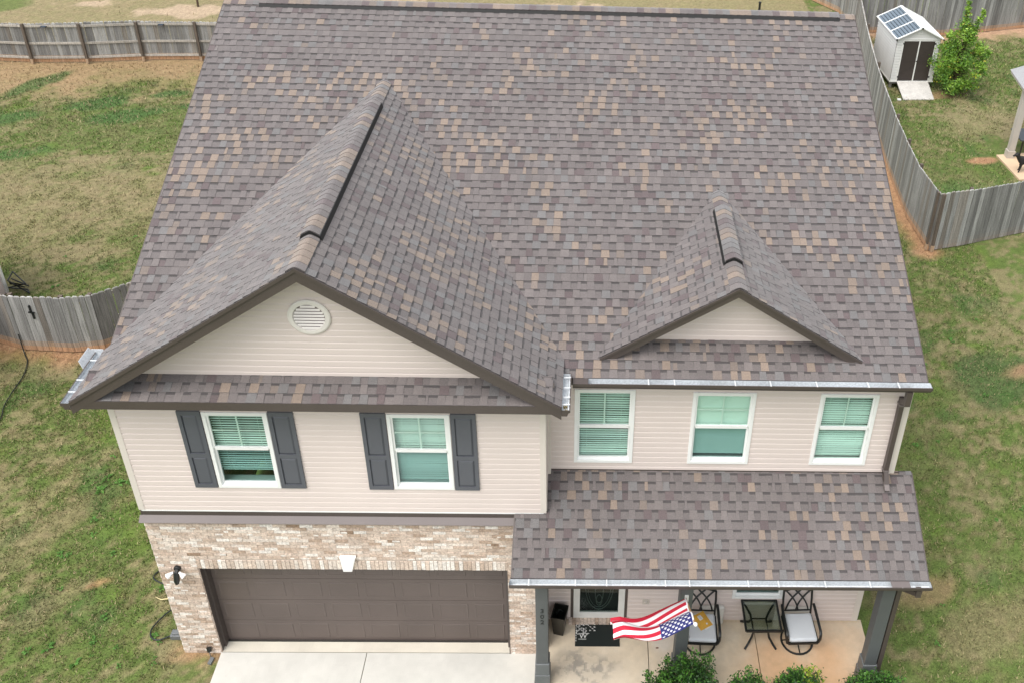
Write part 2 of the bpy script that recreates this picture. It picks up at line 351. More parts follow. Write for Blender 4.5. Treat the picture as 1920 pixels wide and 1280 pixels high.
def build_weeds():
    rnd = random.Random(77); V = []; F = []; C = []
    spots = [(rnd.uniform(-3.2, -.3), rnd.uniform(-.4, 4.6)) for _ in range(46)]+[(rnd.uniform(12.6, 17.5), rnd.uniform(0, 11)) for _ in range(22)]+[(rnd.uniform(-8, -2), rnd.uniform(8.7, 13)) for _ in range(26)]
    for (x, y) in spots:
        s = rnd.uniform(.05, .13)
        for k in range(rnd.randint(7, 13)):
            a = rnd.uniform(0, 6.28); l = s*rnd.uniform(.5, 1.1); w_ = l*.28; cx, cy = x+math.cos(a)*l*.15, y+math.sin(a)*l*.15; i = len(V)
            V += [(cx, cy, .0), (cx+math.cos(a+.5)*l*.5, cy+math.sin(a+.5)*l*.5, .03), (cx+math.cos(a)*l, cy+math.sin(a)*l, .02), (cx+math.cos(a-.5)*l*.5, cy+math.sin(a-.5)*l*.5, .03)]
            F.append((i, i+1, i+2, i+3)); c = vary((.10, .24, .04), rnd, .3); C += [c]*4
    me = bpy.data.meshes.new('weeds'); me.from_pydata(V, [], F); ca = me.color_attributes.new('Col', 'FLOAT_COLOR', 'POINT')
    ca.data.foreach_set('color', np.array([(*c, 1) for c in C], np.float32).ravel()); me.materials.append(grass_m)
    o = bpy.data.objects.new('weeds', me); COL.objects.link(o); tag(o, kind='stuff')
build_weeds()

# ---------------------------------------------------------------- concrete
def slab(mb, x0, x1, y0, y1, z0, z1, colf, step=.06):
    nx = max(1, int((x1-x0)/step)); ny = max(1, int((y1-y0)/step))
    gx = np.linspace(x0, x1, nx+1); gy = np.linspace(y0, y1, ny+1)
    cx, cy = np.meshgrid((gx[:-1]+gx[1:])/2, (gy[:-1]+gy[1:])/2); C = colf(cx, cy)
    for j in range(ny):
        for i in range(nx):
            mb.poly([(gx[i], gy[j], z1), (gx[i+1], gy[j], z1), (gx[i+1], gy[j+1], z1), (gx[i], gy[j+1], z1)], tuple(C[j, i]))
    c = tuple(C[0, 0]*.8)
    mb.poly([(x0, y0, z0), (x1, y0, z0), (x1, y0, z1), (x0, y0, z1)], c); mb.poly([(x1, y0, z0), (x1, y1, z0), (x1, y1, z1), (x1, y0, z1)], c)
    mb.poly([(x0, y1, z0), (x0, y0, z0), (x0, y0, z1), (x0, y1, z1)], c); mb.poly([(x1, y1, z0), (x0, y1, z0), (x0, y1, z1), (x1, y1, z1)], c)
def drive_col(x, y):
    c = np.broadcast_to(np.array((.56, .548, .505)), x.shape+(3,)).copy()
    c = mixc(c, sstep(.45, .8, fbm(x, y*.6, .9, 41))*.4, np.array((.45, .44, .405)))
    c = mixc(c, blob(x, y, 1.2, .10, .25, .05, 0, 3)*.7, np.array((.16, .13, .10)))
    return c*(.95+.1*fbm(x, y, .1, 8, 2))[..., None]
def apron_col(x, y):
    c = np.broadcast_to(np.array((.60, .56, .475)), x.shape+(3,)).copy()
    return c*(.9+.2*fbm(x, y, .25, 8, 3))[..., None]
mb = MB()
slab(mb, .60, 3.045, -3.0, -.01, -.1, .012, drive_col, .04); slab(mb, 3.057, 5.93, -3.0, -.01, -.1, .012, drive_col, .04)
mb.box((.60, -9, -.1), (3.045, -3.012, .012), (.56, .548, .505)); mb.box((3.057, -9, -.1), (5.93, -3.012, .012), (.56, .548, .505))
tag(mb.build('driveway', conc_m), kind='structure')
def porch_col(x, y):
    c = np.broadcast_to(np.array((.62, .525, .395)), x.shape+(3,)).copy()
    n = fbm(x, y, .5, 51); n2 = fbm(x, y, .09, 53, 3)
    c = mixc(c, sstep(.5, .75, n)*.35, np.array((.62, .56, .47)))
    rust = sstep(8.9, 10.2, x)*(1-sstep(10.9, 11.6, x))*(1-sstep(-.35, .35, y+(n-.5)*.9))
    c = mixc(c, rust*.85, np.array((.62, .36, .19)))
    c = mixc(c, sstep(9.2, 10.2, x)*(1-sstep(.1, .6, y+(n-.5)))*.45, np.array((.66, .44, .26)))
    c = mixc(c, (1-sstep(.35, 1.0, np.hypot((x-6.75)/1.0, (y+.42)/.52)+(n-.5)*.9))*(.35+.65*sstep(.35, .6, n2))*.75, np.array((.155, .15, .14)))
    c = mixc(c, (1-sstep(.4, 1.0, np.hypot((x-8.1)/.28, (y-.12)/.3)+(n-.5)))*.5, np.array((.68, .65, .62)))
    c = mixc(c, (1-sstep(0, .07, np.abs(y-.56)))*.35, np.array((.40, .28, .16)))
    c = mixc(c, sstep(10.8, 11.5, x)*sstep(.5, .65, n2)*(1-sstep(-.5, -.1, y))*.45, np.array((.2, .16, .13)))
    return c*(.9+.2*n2)[..., None]
mb = MB()
for a, b in ((6.115, 7.838), (7.850, 9.717), (9.729, 11.66)): slab(mb, a, b, -.80, .586, -.1, .13, porch_col, .025)
tag(mb.build('porch_floor', conc_m), kind='structure')
mb = MB(); slab(mb, .62, 5.48, .0, .23, -.1, .016, apron_col, .06); tag(mb.build('garage_floor_edge', conc_m), kind='structure')
mb = MB()
mb.box((6.2, -1.9, -.05), (11.9, -.82, .0), (.2, .12, .07))
tag(mb.build('planting_bed', material('mulch', (.10, .06, .04), .95, fine=(30, .4), bump=1, bscale=40)), kind='structure')

# ================================================================ HOUSE
HX, HD = 11.571, .588
W = 6.111
YE, ZE, PM, YR, XL, XR = .36, 5.872, .464, 7.121, -.161, 11.659
ZR = ZE+PM*(YR-YE)
GE, GZ, GF, GX, GPK = -.248, 5.99, -.381, 3.055, 8.238
GS = (GPK-GZ)/(GX-GE)
SX, SY, SZ, SS = 8.809, .636, 7.293, .66
house = empty('house', (5.8, 6.8, 0))
tag(house, 'two storey beige sided house with brown shingled roof, brick garage front and front porch', 'house')

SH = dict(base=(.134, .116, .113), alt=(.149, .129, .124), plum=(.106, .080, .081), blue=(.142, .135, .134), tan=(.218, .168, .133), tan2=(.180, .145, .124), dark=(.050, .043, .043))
def clip(poly, conv):
    """clip 2-D poly to a convex counter-clockwise polygon"""
    out = poly
    for i in range(len(conv)):
        a = conv[i]; b = conv[(i+1) % len(conv)]; ex, ey = b[0]-a[0], b[1]-a[1]; inp = out; out = []
        if not inp: return []
        def side(p): return ex*(p[1]-a[1])-ey*(p[0]-a[0])
        for j in range(len(inp)):
            p = inp[j]; q = inp[(j+1) % len(inp)]; sp, sq = side(p), side(q)
            if sp >= -1e-9: out.append(p)
            if (sp > 1e-9 and sq < -1e-9) or (sp < -1e-9 and sq > 1e-9):
                t = sp/(sp-sq); out.append((p[0]+(q[0]-p[0])*t, p[1]+(q[1]-p[1])*t))
    return out
def shingles(name, O, u, v, region, seed, parent, expo=.143, wmin=.096, wmax=.142, tanf=1.9, dim=1.0):
    rnd = random.Random(seed); O = Vector(O); u = Vector(u).normalized(); v = Vector(v).normalized(); n = u.cross(v)
    if n.z < 0: n = -n
    area = sum(region[i][0]*region[(i+1) % len(region)][1]-region[(i+1) % len(region)][0]*region[i][1] for i in range(len(region)))
    if area < 0: region = region[::-1]
    us = [p[0] for p in region]; vs = [p[1] for p in region]; u0, u1, v0, v1 = min(us), max(us), min(vs), max(vs)
    m = MB()
    def P(p, h): return O+u*p[0]+v*p[1]+n*h
    deck = [P(p, 0) for p in region]; m.poly(deck, SH['dark'])
    m.poly([P(p, -.03) for p in region][::-1], (.2, .17, .14))
    for i in range(len(region)):
        a, b = region[i], region[(i+1) % len(region)]; m.poly([P(a, -.03), P(b, -.03), P(b, .001), P(a, .001)], SH['dark'])
    k = 0; vv = v0
    ou = O.x*.7+O.y*1.3
    while vv < v1-1e-4:
        vt = min(vv+expo, v1); x = u0-rnd.uniform(0, .3); tab = rnd.random() < .5
        off = rnd.uniform(-.004, .004)
        plain = rnd.random() < .04
        while x < u1:
            wd = rnd.uniform(wmin, wmax)*(1.0 if tab else .92)
            if rnd.random() < .06: wd *= .45
            cl = float(fbm(np.array([x+ou+k*.015]), np.array([vv*1.4+seed*3.7]), .95, 200+seed, 2)[0])
            r = rnd.random(); pt = .03+max(0, cl-.47)*tanf
            if tab:
                if r < pt: c = SH['tan'] if rnd.random() < .65 else SH['tan2']
                elif r < pt+.095: c = SH['plum']
                elif r < pt+.24: c = SH['blue']
                elif r < pt+.50: c = SH['alt']
                else: c = SH['base']
            else:
                c = SH['base'] if rnd.random() < .86 else SH['plum'] if rnd.random() < .5 else SH['alt']
                if rnd.random() < pt*.12: c = SH['tan2']
                c = tuple(q*.95 for q in c)
            c = tuple(q*dim for q in vary(c, rnd, .09))
            hb = (.0165 if tab else .0105)+rnd.uniform(-.0008, .0008); ht = .0045
            tp = rnd.uniform(0, .007) if tab else -.003
            quad = [(x, vv), (x+wd, vv), (x+wd-tp, vt), (x+tp, vt)]
            def H(p): return hb+(ht-hb)*(p[1]-vv)/max(expo, 1e-6)
            cells = [(quad, c)]
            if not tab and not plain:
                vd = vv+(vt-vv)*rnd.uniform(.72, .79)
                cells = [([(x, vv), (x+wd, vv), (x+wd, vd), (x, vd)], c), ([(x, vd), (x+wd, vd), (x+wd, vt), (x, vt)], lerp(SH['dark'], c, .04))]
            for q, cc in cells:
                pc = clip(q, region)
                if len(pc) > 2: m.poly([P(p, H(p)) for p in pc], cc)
            pc = clip(quad, region)
            low = [p for p in pc if abs(p[1]-vv) < 1e-6]
            if len(low) >= 2:
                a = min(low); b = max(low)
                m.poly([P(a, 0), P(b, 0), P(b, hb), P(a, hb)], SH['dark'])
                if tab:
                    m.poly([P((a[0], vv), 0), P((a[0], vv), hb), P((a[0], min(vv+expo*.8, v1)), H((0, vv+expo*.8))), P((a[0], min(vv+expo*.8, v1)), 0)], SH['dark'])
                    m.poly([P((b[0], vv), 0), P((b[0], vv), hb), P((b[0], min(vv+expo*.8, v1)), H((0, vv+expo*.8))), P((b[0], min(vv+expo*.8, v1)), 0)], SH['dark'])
            x += wd; tab = (not tab) if rnd.random() > .055 else tab
        vv += expo; k += 1
    return m.build(name, shingle_m, parent)
def caps(name, a, b, side1, side2, parent, seed, halfw=.15, lift=.02, seg=.135, mat=None):
    """ridge cap shingles from a to b (seen overlapping), drooping along side1 / side2 directions"""
    rnd = random.Random(seed); a = Vector(a); b = Vector(b); L = (b-a).length; d = (b-a)/L; m = MB(); k = 0; t = 0
    s1 = Vector(side1).normalized(); s2 = Vector(side2).normalized(); upn = Vector((0, 0, 1))
    while t < L-.02:
        t2 = min(t+seg+.012, L); r = rnd.random()
        c = SH['tan'] if r < .22 else SH['tan2'] if r < .34 else SH['blue'] if r < .52 else SH['plum'] if r < .64 else SH['alt'] if r < .8 else SH['base']
        c = vary(c, rnd, .1)
        def prof(tt, h):
            p = a+d*tt+upn*(lift+h); rr = []
            for q in (-1, -.6, -.25, 0, .25, .6, 1):
                s_ = s1 if q < 0 else s2; aq = abs(q)
                rr.append(p+s_*(halfw*aq)-upn*(.012*(1-aq)*0)+upn*(-.018 if q == 0 else (-.004 if aq == .25 else 0)))
            return rr
        A = prof(t, .013); B = prof(t2, .006); A0 = prof(t, -.004)
        for i in range(6): m.poly([A[i], A[i+1], B[i+1], B[i]], c); m.poly([A0[i], A0[i+1], A[i+1], A[i]], lerp(SH['dark'], c, .4))
        E0 = prof(t, -.02); E1 = prof(t2, -.02)
        for i in (0, 6): m.poly([E0[i], A[i], B[i], E1[i]], SH['dark'])
        t += seg; k += 1
    return m.build(name, shingle_m, parent)

cm = math.sqrt(1+PM*PM)
roof = shingles('roof', (XL, YE, ZE), (1, 0, 0), (0, 1, PM), [(0, 0), (XR-XL, 0), (XR-XL, (YR-YE)*cm), (0, (YR-YE)*cm)], 1, house)
# back slope, plain courses
shingles('roof', (XR, 2*YR-YE, ZE), (-1, 0, 0), (0, -1, PM), [(0, 0), (XR-XL, 0), (XR-XL, (YR-YE)*cm), (0, (YR-YE)*cm)], 2, house, expo=.3, wmin=.25, wmax=.4)
# garage gable: both slopes clipped at the valley
cg = math.sqrt(1+GS*GS)
def yval(z): return YE+(z-ZE)/PM
GXR = 2*GX-GE
ybk = yval(GPK); yev = yval(GZ)
gp = shingles('garage_gable_roof', (GE, GF, GZ), (0, 1, 0), (1, 0, GS), [(0, 0), (yev-GF+.03, 0), (ybk-GF+.03, (GX-GE)*cg), (0, (GX-GE)*cg)], 3, house)
shingles('garage_gable_roof', (GXR, GF, GZ), (0, 1, 0), (-1, 0, GS), [(0, 0), (yev-GF+.03, 0), (ybk-GF+.03, (GX-GE)*cg), (0, (GX-GE)*cg)], 4, house)
# small decorative gable
zc = ZE+PM*(SY-YE); SH_W = (SZ-zc)/SS; cs = math.sqrt(1+SS*SS); sbk = yval(SZ)
for sgn, sd in ((-1, 5), (1, 6)):
    shingles('small_gable_roof', (SX+sgn*SH_W, SY, zc), (0, 1, 0), (-sgn, 0, SS), [(0, 0), (.03, 0), (sbk-SY+.03, SH_W*cs), (0, SH_W*cs)], sd, house)
# strip of shingles below the garage gable
skz = 6.022
shingles('skirt_roof', (GE+.13, GF, skz-.012), (1, 0, 0), (0, 1, PM), [(0, 0), (GXR-GE-.26, 0), (GXR-GE-.26, .40*cm), (0, .40*cm)], 7, house)
# porch roof
PZ0, PZ1, PY0, PX0, PX1 = 3.042, 3.802, -.834, 5.649, 11.874
pmr = (PZ1-PZ0)/(HD-PY0); cp = math.sqrt(1+pmr*pmr)
def pv(y): return (y-PY0)*cp
shingles('porch_roof', (PX0, PY0, PZ0), (1, 0, 0), (0, 1, pmr), [(0, 0), (W+.012-PX0, 0), (W+.012-PX0, pv(-.003)), (0, pv(-.003))], 8, house, tanf=1.0)
shingles('porch_roof', (W+.012, PY0, PZ0), (1, 0, 0), (0, 1, pmr), [(0, 0), (PX1-W-.012, 0), (PX1-W-.012, pv(HD+.02)), (0, pv(HD+.02))], 9, house, tanf=1.0)

# ridge caps and ridge vents
def vent(name, a, b, s1, s2, seed, hw=.155, rise=.070):
    a = Vector(a); b = Vector(b); m = MB(); s1 = Vector(s1).normalized(); s2 = Vector(s2).normalized(); d = (b-a).normalized()
    for s_ in (s1, s2):
        for q0, q1 in ((a, b),):
            p0 = q0+s_*hw; p1 = q1+s_*hw
            m.poly([p0+Vector((0, 0, .0)), p1+Vector((0, 0, .0)), p1+Vector((0, 0, rise)), p0+Vector((0, 0, rise))])
            m.poly([p0+s_*.026+Vector((0, 0, .01)), p1+s_*.026+Vector((0, 0, .01)), p1+Vector((0, 0, rise)), p0+Vector((0, 0, rise))])
    for e in (a, b):
        m.poly([e+s1*hw, e+s2*hw, e+s2*hw+Vector((0, 0, rise)), e+Vector((0, 0, rise)), e+s1*hw+Vector((0, 0, rise))])
    o = m.build(name, blackp_m, house)
    caps('ridge_cap', a+Vector((0, 0, rise)), b+Vector((0, 0, rise)), s1, s2, o, seed, halfw=hw-.004, lift=.012)
f1, f2 = (0, -1, -PM), (0, 1, -PM)
caps('ridge_cap', (XL, YR, ZR), (.52, YR, ZR), f1, f2, house, 21); caps('ridge_cap', (11.34, YR, ZR), (XR, YR, ZR), f1, f2, house, 22)
vent('ridge_vent', (.50, YR, ZR), (11.36, YR, ZR), f1, f2, 23, rise=.042)
g1, g2 = (-1, 0, -GS), (1, 0, -GS)
caps('ridge_cap', (GX, GF, GPK), (GX, .42, GPK), g1, g2, house, 24); caps('ridge_cap', (GX, 4.35, GPK), (GX, ybk-.1, GPK), g1, g2, house, 25)
vent('ridge_vent', (GX, .36, GPK), (GX, 4.45, GPK), g1, g2, 26)
h1, h2 = (-1, 0, -SS), (1, 0, -SS)
caps('ridge_cap', (SX, SY, SZ), (SX, 1.35, SZ), h1, h2, house, 27); caps('ridge_cap', (SX, 2.75, SZ), (SX, sbk-.08, SZ), h1, h2, house, 28)
vent('ridge_vent', (SX, 1.30, SZ), (SX, 2.8, SZ), h1, h2, 29)

# ---------------------------------------------------------------- siding
def siding(name, x0, x1, z0, z1, y, openings=(), parent=house, axis='x', course=.105, xlim=None, sgn=-1):
    """horizontal vinyl laps. axis x: wall in plane y facing -y (sgn -1) ; axis y: wall in plane x"""
    m = MB(); z = z0; k = 0
    def pt(a, o, zz): return (a, y+sgn*o, zz) if axis == 'x' else (y+sgn*o, a, zz)
    while z < z1-1e-4:
        zt = min(z+course, z1)
        cuts = sorted({z, min(z+course*.7, zt), zt} | {o[2] for o in openings if z < o[2] < zt} | {o[3] for o in openings if z < o[3] < zt})
        for za, zb in zip(cuts[:-1], cuts[1:]):
            segs = [(x0, x1)]
            if xlim:
                a0, b0 = xlim(za); a1, b1 = xlim(zb)
                if b0-a0 < .001: continue
            mid = (za+zb)/2
            for (ox0, ox1, oz0, oz1) in openings:
                if oz0 < mid < oz1:
                    ns = []
                    for (a, b) in segs:
                        if ox1 <= a or ox0 >= b: ns.append((a, b)); continue
                        if a < ox0: ns.append((a, ox0))
                        if ox1 < b: ns.append((ox1, b))
                    segs = ns
            def H(zz):
                t = (zz-z)/course
                return .018-.002*t if t < .70 else .0166-.0145*((t-.70)/.30)
            for (a, b) in segs:
                aa, bb, at, bt = (a, b, a, b) if not xlim else (a0, b0, a1, b1)
                m.poly([pt(aa, H(za), za), pt(bb, H(za), za), pt(bt, H(zb), zb), pt(at, H(zb), zb)])
                if abs(za-z) < 1e-6: m.poly([pt(aa, 0, za), pt(bb, 0, za), pt(bb, H(za), za), pt(aa, H(za), za)])
        z = zt; k += 1
    return m.build(name, siding_m, parent)
WIN = [(1.275, 2.19, 4.0, 5.5), (3.864, 4.757, 4.0, 5.5), (6.525, 7.43, 3.985, 5.48), (8.29, 9.24, 3.985, 5.45), (10.205, 11.09, 3.985, 5.45)]
PWIN = (9.30, 10.19, .735, 2.25); DOOR = (6.50, 7.49, .13, 2.30)
siding('siding', 0.02, W-.02, 3.50, 5.92, 0, [WIN[0], WIN[1]])
siding('siding', W+.005, HX-.02, 3.80, 5.92, HD, WIN[2:])
siding('siding', W+.005, HX-.02, .13, 3.80, HD, [PWIN, DOOR])
siding('siding', .02, HD, 3.45, 5.92, W-.001, axis='y', sgn=1)                      # short return of the garage wing
siding('siding', HD, 13.6, .1, 6.0, HX, axis='y', sgn=1); siding('siding', 0, 13.6, .1, 6.0, 0, axis='y', sgn=-1)
siding('siding', 0, HX, .1, 6.0, 13.6, sgn=1)
def gxl(z): h = (GPK-.16-z)/GS; return GX-h, GX+h
siding('gable_siding', 0, 1, 6.155, GPK-.17, 0, xlim=gxl, course=.105)
def sxl(z): h = (SZ-.12-z)/SS; return SX-h, SX+h
siding('gable_siding', 0, 1, 6.135, SZ-.13, .94, xlim=sxl)
m = MB(); m.box((.58, -.02, 6.135), (5.55, .015, 6.155)); m.build('gable_trim', trimcream_m, house); m = MB(); m.box((7.2, .915, 6.12), (10.4, .955, 6.135)); m.build('gable_trim', trimcream_m, house)
# side gable end walls (mostly seen from the side)
for xx, sg in ((HX, 1), (0, -1)):
    m = MB(); ya = HD if sg > 0 else .02; m.poly([(xx, ya, ZE+PM*(ya-YE)-.07), (xx, 13.6, ZE+PM*(ya-YE)-.07), (xx, YR, ZR-.09)]); m.build('end_gable_wall', siding_m, house)
# corner posts
for bxs in ((((-.012, -.022, 3.50), (.075, .02, 5.9)), ((-.022, -.012, 3.50), (.0, .09, 5.9))), (((W-.075, -.022, 3.50), (W+.012, .02, 5.9)), ((W-.02, .02, 3.42), (W+.022, .10, 5.9))),
            (((W+.016, HD-.10, 3.80), (W+.06, HD-.0, 5.9)),), (((HX-.085, HD-.022, .13), (HX+.02, HD+.02, 5.9)), ((HX-.01, HD+.02, .13), (HX+.022, HD+.1, 5.9)))):
    m = MB()
    for a_, b_ in bxs: m.box(a_, b_)
    m.build('corner_trim', trimcream_m, house)
m = MB(); m.box((.02, -.02, 3.475), (W-.03, .0, 3.50)); m.build('starter_strip', white_m, house)
m = MB(); m.box((.0, -.016, 3.375), (PX0+.4, .0, 3.475)); m.build('band_board', brown_m, house)
m = MB(); m.hexa([(-.03, -.10, 3.30), (PX0+.3, -.10, 3.30), (PX0+.3, -.016, 3.335), (-.03, -.016, 3.335), (-.03, -.10, 3.306), (PX0+.3, -.10, 3.306), (PX0+.3, -.016, 3.385), (-.03, -.016, 3.385)]); m.build('band_flashing', brown2_m, house)
# dark cladding where the walls meet the porch roof
m = MB(); m.box((W+.012, HD-.02, 3.79), (PX1-.2, HD-.014, 3.83)); m.build('wall_flashing', brown_m, house)

# ---------------------------------------------------------------- fascia, soffits
m = MB()
def rake(m, a, b, d=.20, t=.03, yy=None):
    """board hanging below the roof edge a->b in plane y"""
    a = Vector(a); b = Vector(b); dz = Vector((0, 0, d)); e = Vector((0, t, 0))
    m.hexa([a-dz, b-dz, b-dz+e, a-dz+e, a, b, b+e, a+e])
rake(m, (GE, GF-.012, GZ-.002), (GX, GF-.012, GPK-.002), .205)
rake(m, (GX, GF-.012, GPK-.002), (GXR, GF-.012, GZ-.002), .205)
# crown moulding line on the rake
rake(m, (GE, GF-.026, GZ+.004), (GX, GF-.026, GPK+.004), .055, .014); rake(m, (GX, GF-.026, GPK+.004), (GXR, GF-.026, GZ+.004), .055, .014)
m.box((GE, GF-.010, 5.875), (GXR, GF+.02, 6.012))
m.box((GE, GF+.02, 5.875), (GE+.03, yev, 5.985)); m.box((GXR-.03, GF+.02, 5.875), (GXR, .36, 5.985))
m.build('fascia', brown_m, house)
m = MB(); zz = zc
rake(m, (SX-SH_W+.03, SY-.012, zc+.01), (SX, SY-.012, SZ-.002), .15); rake(m, (SX, SY-.012, SZ-.002), (SX+SH_W-.03, SY-.012, zc+.01), .15)
rake(m, (SX-SH_W+.03, SY-.026, zc+.018), (SX, SY-.026, SZ+.004), .045, .014); rake(m, (SX, SY-.026, SZ+.004), (SX+SH_W-.03, SY-.026, zc+.018), .045, .014)
m.build('small_gable_fascia', brown_m, house)
m = MB()
m.hexa([(GE, GF+.018, GZ-.20), (GX, GF+.018, GPK-.20), (GX, .0, GPK-.20), (GE, .0, GZ-.20), (GE, GF+.018, GZ-.19), (GX, GF+.018, GPK-.19), (GX, .0, GPK-.19), (GE, .0, GZ-.19)])
m.hexa([(GXR, GF+.018, GZ-.20), (GX, GF+.018, GPK-.20), (GX, .0, GPK-.20), (GXR, .0, GZ-.20), (GXR, GF+.018, GZ-.19), (GX, GF+.018, GPK-.19), (GX, .0, GPK-.19), (GXR, .0, GZ-.19)])
m.box((GE+.03, GF+.02, 5.868), (GXR-.03, .02, 5.874)); m.box((GE+.03, .02, 5.868), (0, .6, 5.874)); m.box((W, .02, 5.868), (GXR-.03, .36, 5.874))
m.box((W+.02, .36, 5.745), (XR, HD+.01, 5.751))
m.box((PX0, PY0+.03, 2.93), (W, -.01, 2.936)); m.box((W, PY0+.03, 2.93), (PX1, HD-.01, 2.936))
m.hexa([(SX-SH_W, SY+.02, zc-.14), (SX, SY+.02, SZ-.14), (SX, .94, SZ-.14), (SX-SH_W, .94, zc-.14), (SX-SH_W, SY+.02, zc-.13), (SX, SY+.02, SZ-.13), (SX, .94, SZ-.13), (SX-SH_W, .94, zc-.13)])
m.hexa([(SX+SH_W, SY+.02, zc-.14), (SX, SY+.02, SZ-.14), (SX, .94, SZ-.14), (SX+SH_W, .94, zc-.14), (SX+SH_W, SY+.02, zc-.13), (SX, SY+.02, SZ-.13), (SX, .94, SZ-.13), (SX+SH_W, .94, zc-.13)])
m.build('soffit', brown_m, house)
m = MB()
m.box((6.38, YE-.0, 5.75), (XR, YE+.025, 5.862))                                     # main eave board
m.build('eave_board', brown_m, house); m = MB(); m.box((PX0, PY0-.0, 2.935), (PX1, PY0+.025, 3.028))                                   # porch eave board
m.hexa([(PX0-.02, PY0, 2.94), (PX0, PY0, 2.94), (PX0, 0, 3.40), (PX0-.02, 0, 3.40), (PX0-.02, PY0, 3.045), (PX0, PY0, 3.045), (PX0, 0, 3.49), (PX0-.02, 0, 3.49)])
m.hexa([(PX1, PY0, 2.94), (PX1+.02, PY0, 2.94), (PX1+.02, HD, 3.70), (PX1, HD, 3.70), (PX1, PY0, 3.045), (PX1+.02, PY0, 3.045), (PX1+.02, HD, 3.805), (PX1, HD, 3.805)])
m.build('eave_board', brown_m, house); m = MB()
m.hexa([(XR, YE, 5.74), (XR+.02, YE, 5.74), (XR+.02, YR, ZR-.13), (XR, YR, ZR-.13), (XR, YE, 5.875), (XR+.02, YE, 5.875), (XR+.02, YR, ZR+.002), (XR, YR, ZR+.002)])
m.build('rake_board', brown_m, house); m = MB()
m.hexa([(XL-.02, .75, 5.92), (XL, .75, 5.92), (XL, YR, ZR-.13), (XL-.02, YR, ZR-.13), (XL-.02, .75, 6.052), (XL, .75, 6.052), (XL, YR, ZR+.002), (XL-.02, YR, ZR+.002)])
m.build('rake_board', brown_m, house)
# porch beam over the posts
m = MB(); m.box((5.97, -.63, 2.72), (11.53, -.47, 2.93)); m.build('porch_beam', brown2_m, house)
m = MB(); m.box((PX1-.35, -.6, 2.94), (PX1-.33, HD, 3.1)); m.build('porch_gable_end', brown_m, house)

# ---------------------------------------------------------------- gutters
def gutter(p0, p1, out, depth=.115, h=.105, hangers=.61, name='gutter', ends=(1, 1)):
    """trough from p0 to p1 (back top edge), out = horizontal outward direction"""
    p0 = Vector(p0); p1 = Vector(p1); o = Vector(out).normalized(); d = (p1-p0).normalized(); L = (p1-p0).length; U = Vector((0, 0, 1))
    inner = [(0.002, 0), (0.002, -h), (depth*.62, -h), (depth*.74, -h*.55), (depth*.97, -h*.42), (depth*.97, 0)]
    outer = [(0, .002), (0, -h-.006), (depth*.66, -h-.006), (depth*.80, -h*.55), (depth+.004, -h*.42), (depth+.004, .004)]
    m = MB()
    for prof, mm in ((outer, m),):
        for i in range(len(prof)-1):
            a, b = prof[i], prof[i+1]
            mm.poly([p0+o*a[0]+U*a[1], p1+o*a[0]+U*a[1], p1+o*b[0]+U*b[1], p0+o*b[0]+U*b[1]])
    a, b = outer[-1], (depth-.012, .004); mm = m
    m.poly([p0+o*a[0]+U*a[1], p1+o*a[0]+U*a[1], p1+o*b[0]+U*b[1], p0+o*b[0]+U*b[1]])
    for e, pp, s in ((ends[0], p0, -1), (ends[1], p1, 1)):
        if e: m.poly([pp+d*s*.004+o*q[0]+U*q[1] for q in outer])
    g = m.build(name, brown_m, house)
    mi = MB()
    for i in range(len(inner)-1):
        a, b = inner[i], inner[i+1]
        mi.poly([p0+o*a[0]+U*a[1], p1+o*a[0]+U*a[1], p1+o*b[0]+U*b[1], p0+o*b[0]+U*b[1]])
    for e, pp, s in ((ends[0], p0, 1), (ends[1], p1, -1)):
        if e: mi.poly([pp+d*s*.001+o*q[0]+U*q[1] for q in inner])
    mi.build('gutter_lining', alu_m, g)
    n = int(L/hangers)
    if hangers:
        for k in range(n):
            t = (k+.45+.22*math.sin(k*2.7+L))*L/n; c = p0+d*t; hb = MB()
            e = d*.010; hb.hexa([c-e-U*.010, c+e-U*.010, c+e+o*depth*.97-U*.008, c-e+o*depth*.97-U*.008, c-e+U*.002, c+e+U*.002, c+e+o*depth*.97+U*.005, c-e+o*depth*.97+U*.005])
            hb.build('gutter_hanger', hang_m, g)
    return g
gutter((6.50, YE-.004, 5.872), (11.70, YE-.004, 5.872), (0, -1, 0), depth=.125)
gutter((PX0-.03, PY0-.004, 3.03), (PX1+.03, PY0-.004, 3.03), (0, -1, 0), depth=.12)
gutter((GE-.003, GF-.01, 5.975), (GE-.003, .66, 5.975), (-1, 0, 0), depth=.12, hangers=.33)
gutter((GXR+.003, GF-.01, 5.960), (GXR+.003, YE-.01, 5.960), (1, 0, 0), depth=.115, hangers=.17)
m = MB(); m.box((6.50, YE-.135, 5.877), (6.72, YE-.005, 5.882)); m.build('gutter_cover', brown_m, house)
m = MB(); m.box((11.30, PY0-.118, 3.036), (11.58, PY0-.008, 3.041)); m.build('gutter_cover', brown2_m, house)
# standing splash guard at the back end of the left gutter
m = MB(); m.hexa([(-.375, .30, 5.96), (-.38, .66, 5.96), (-.386, .66, 5.96), (-.381, .30, 5.96), (-.45, .36, 6.06), (-.45, .66, 6.06), (-.456, .66, 6.06), (-.456, .36, 6.06)])
m.box((-.42, .655, 5.88), (-.25, .663, 6.03)); m.build('splash_guard', alu_m, house)
# little debris in the short gutter
m = MB(); rnd = random.Random(3)
for i in range(26):
    x = GXR+.02+rnd.random()*.08; y = GF+.03+rnd.random()*.16; m.box((x, y, 5.862), (x+.012, y+.014, 5.868+rnd.random()*.012))
m.build('gutter_debris', material('dry_leaf', (.33, .24, .06), .8), house)
